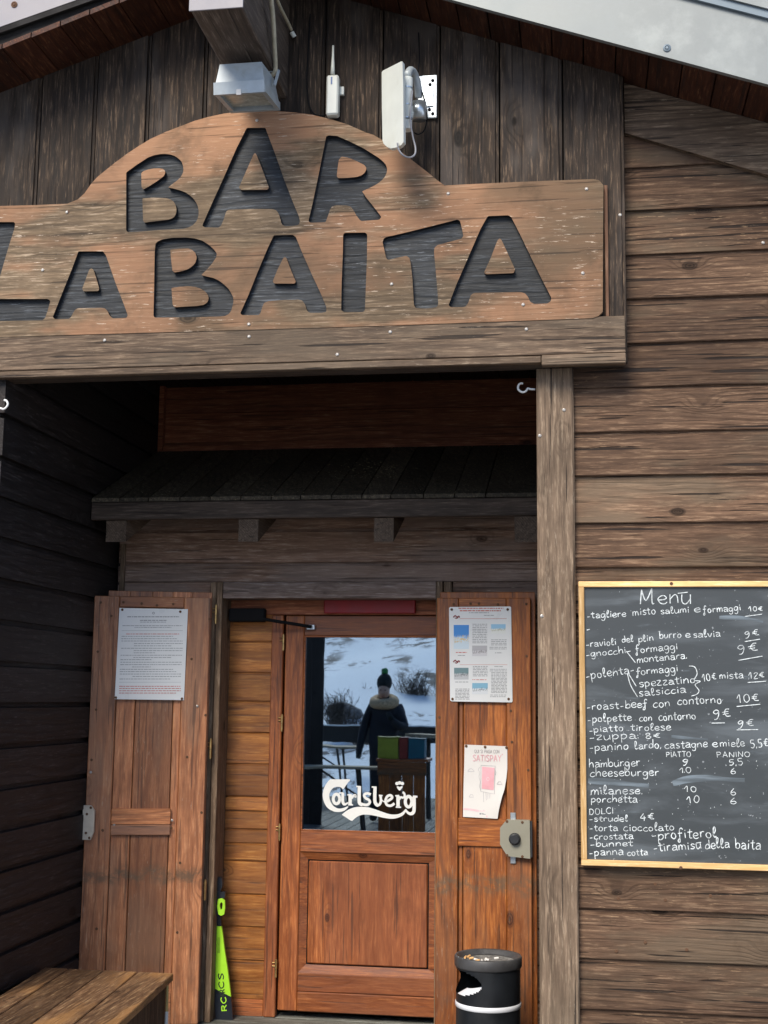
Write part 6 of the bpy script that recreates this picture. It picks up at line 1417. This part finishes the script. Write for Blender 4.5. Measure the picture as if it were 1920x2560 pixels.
jn = [(J(0, 0, .98), (.15, .12)), (J(0, 0, 1.15), (.165, .12)), (J(0, 0, 1.35), (.19, .13)), (J(0, 0, 1.45), (.12, .09)), (J(0, 0, 1.53), .055), (J(0, .01, 1.62), (.075, .09)), (J(0, .01, 1.72), (.07, .085)),
      (J(-.17, 0, 1.42), .075), (J(-.26, 0, 1.15), .065), (J(-.30, .05, .92), .05), (J(-.31, .08, .82), .04), (J(.17, 0, 1.42), .075), (J(.27, .04, 1.17), .065), (J(.2, .24, 1.2), .05), (J(.13, .3, 1.28), .04),
      (J(-.09, 0, .85), .1), (J(-.1, .01, .5), .075), (J(-.11, -.01, .1), .05), (J(-.11, .12, .045), .045), (J(.09, 0, .85), .1), (J(.1, .01, .5), .075), (J(.11, -.01, .1), .05), (J(.11, .12, .045), .045)]
ed = [(0, 1), (1, 2), (2, 3), (3, 4), (4, 5), (5, 6), (2, 7), (7, 8), (8, 9), (9, 10), (2, 11), (11, 12), (12, 13), (13, 14), (0, 15), (15, 16), (16, 17), (17, 18), (0, 19), (19, 20), (20, 21), (21, 22)]
M['jacket'] = plain('dark navy jacket', (.012, .014, .022), .8, 0, .3, 20); M['skin'] = plain('skin', (.5, .3, .22), .5, 0, .05); M['fur'] = plain('tan fur', (.5, .36, .22), 1, 0, .4, 60, bump=1); M['hat'] = plain('dark knit hat', (.012, .018, .02), .9); M['pom'] = plain('green bobble', (.03, .22, .06), 1, 0, .4, 50)
skin_body('body', jn, ed, 0, M['jacket'], pe)
def blob(name, c, r, mat, seed=0, rough=.0, sub=3):
    import bmesh as bmm
    from mathutils import noise as mn
    b = bmm.new(); bmm.ops.create_icosphere(b, subdivisions=sub, radius=1)
    for v in b.verts:
        k = 1+rough*mn.noise(v.co*6+Vector((seed, 0, 0))); v.co = Vector((v.co.x*r[0]*k+c[0], v.co.y*r[1]*k+c[1], v.co.z*r[2]*k+c[2]))
    me = bpy.data.meshes.new(name); b.to_mesh(me); b.free(); me.materials.append(mat); me.polygons.foreach_set('use_smooth', [True]*len(me.polygons)); return new_obj(name, me, pe)
blob('face', J(0, .03, 1.63), (.075*k_, .09*k_, .11*k_), M['skin']); blob('nose', J(0, .125, 1.61), (.013, .02, .02), M['skin'])
for s in (-1, 1): blob('eye', J(s*.03, .112, 1.645), (.012, .008, .006), M['hat'], sub=2)
blob('mouth', J(0, .114, 1.57), (.022, .006, .005), plain('lips', (.35, .12, .1), .5), sub=2)
blob('knit_hat', J(0, 0, 1.74), (.098*k_, .108*k_, .115*k_), M['hat']); blob('bobble', J(0, 0, 1.875), (.045*k_, .045*k_, .045*k_), M['pom'], 3, .4)
ring3 = [J(.125*math.cos(a), .02+.12*math.sin(a), 1.5-.035*math.sin(a)) for a in np.linspace(0, 2*math.pi, 25)]
v, f = tube(ring3, .07*k_, 10); part('fur_collar', v, f, M['fur'], pe, smooth=True)
for s, q_ in ((-1, J(-.31, .09, .79)), (1, J(.1, .32, 1.36))):
    v, f = tube([J(s*.305, .07, .86) if s < 0 else J(.14, .3, 1.27), q_], .038*k_, 10, rs=[.04*k_, .03*k_]); part('glove', v, f, M['hat'], pe, smooth=True)

# printed matter belongs to the sheet it is printed on: sub-parts
for t in (n1, n2_, n3, chb, dr):
    base = [c for c in t.children if c.name.split('.')[0] in ('sheet', 'slate', 'glass_pane')][0]
    for c in list(t.children):
        n_ = c.name.split('.')[0]
        if n_ in ('printed_lines', 'red_printed_lines', 'photo', 'logo_print', 'grey_lettering', 'pink_lettering', 'phone_print', 'line_drawing', 'pink_print', 'footer_print', 'pin', 'chalk_word', 'chalk_marks', 'chalk_smear', 'logo_lettering'):
            c.location = c.location-base.location; c.parent = base
        if 'printed_lines' in n_: c['kind'] = 'stuff'
for o in list(bpy.data.objects):
    if '_org' in o: del o['_org']
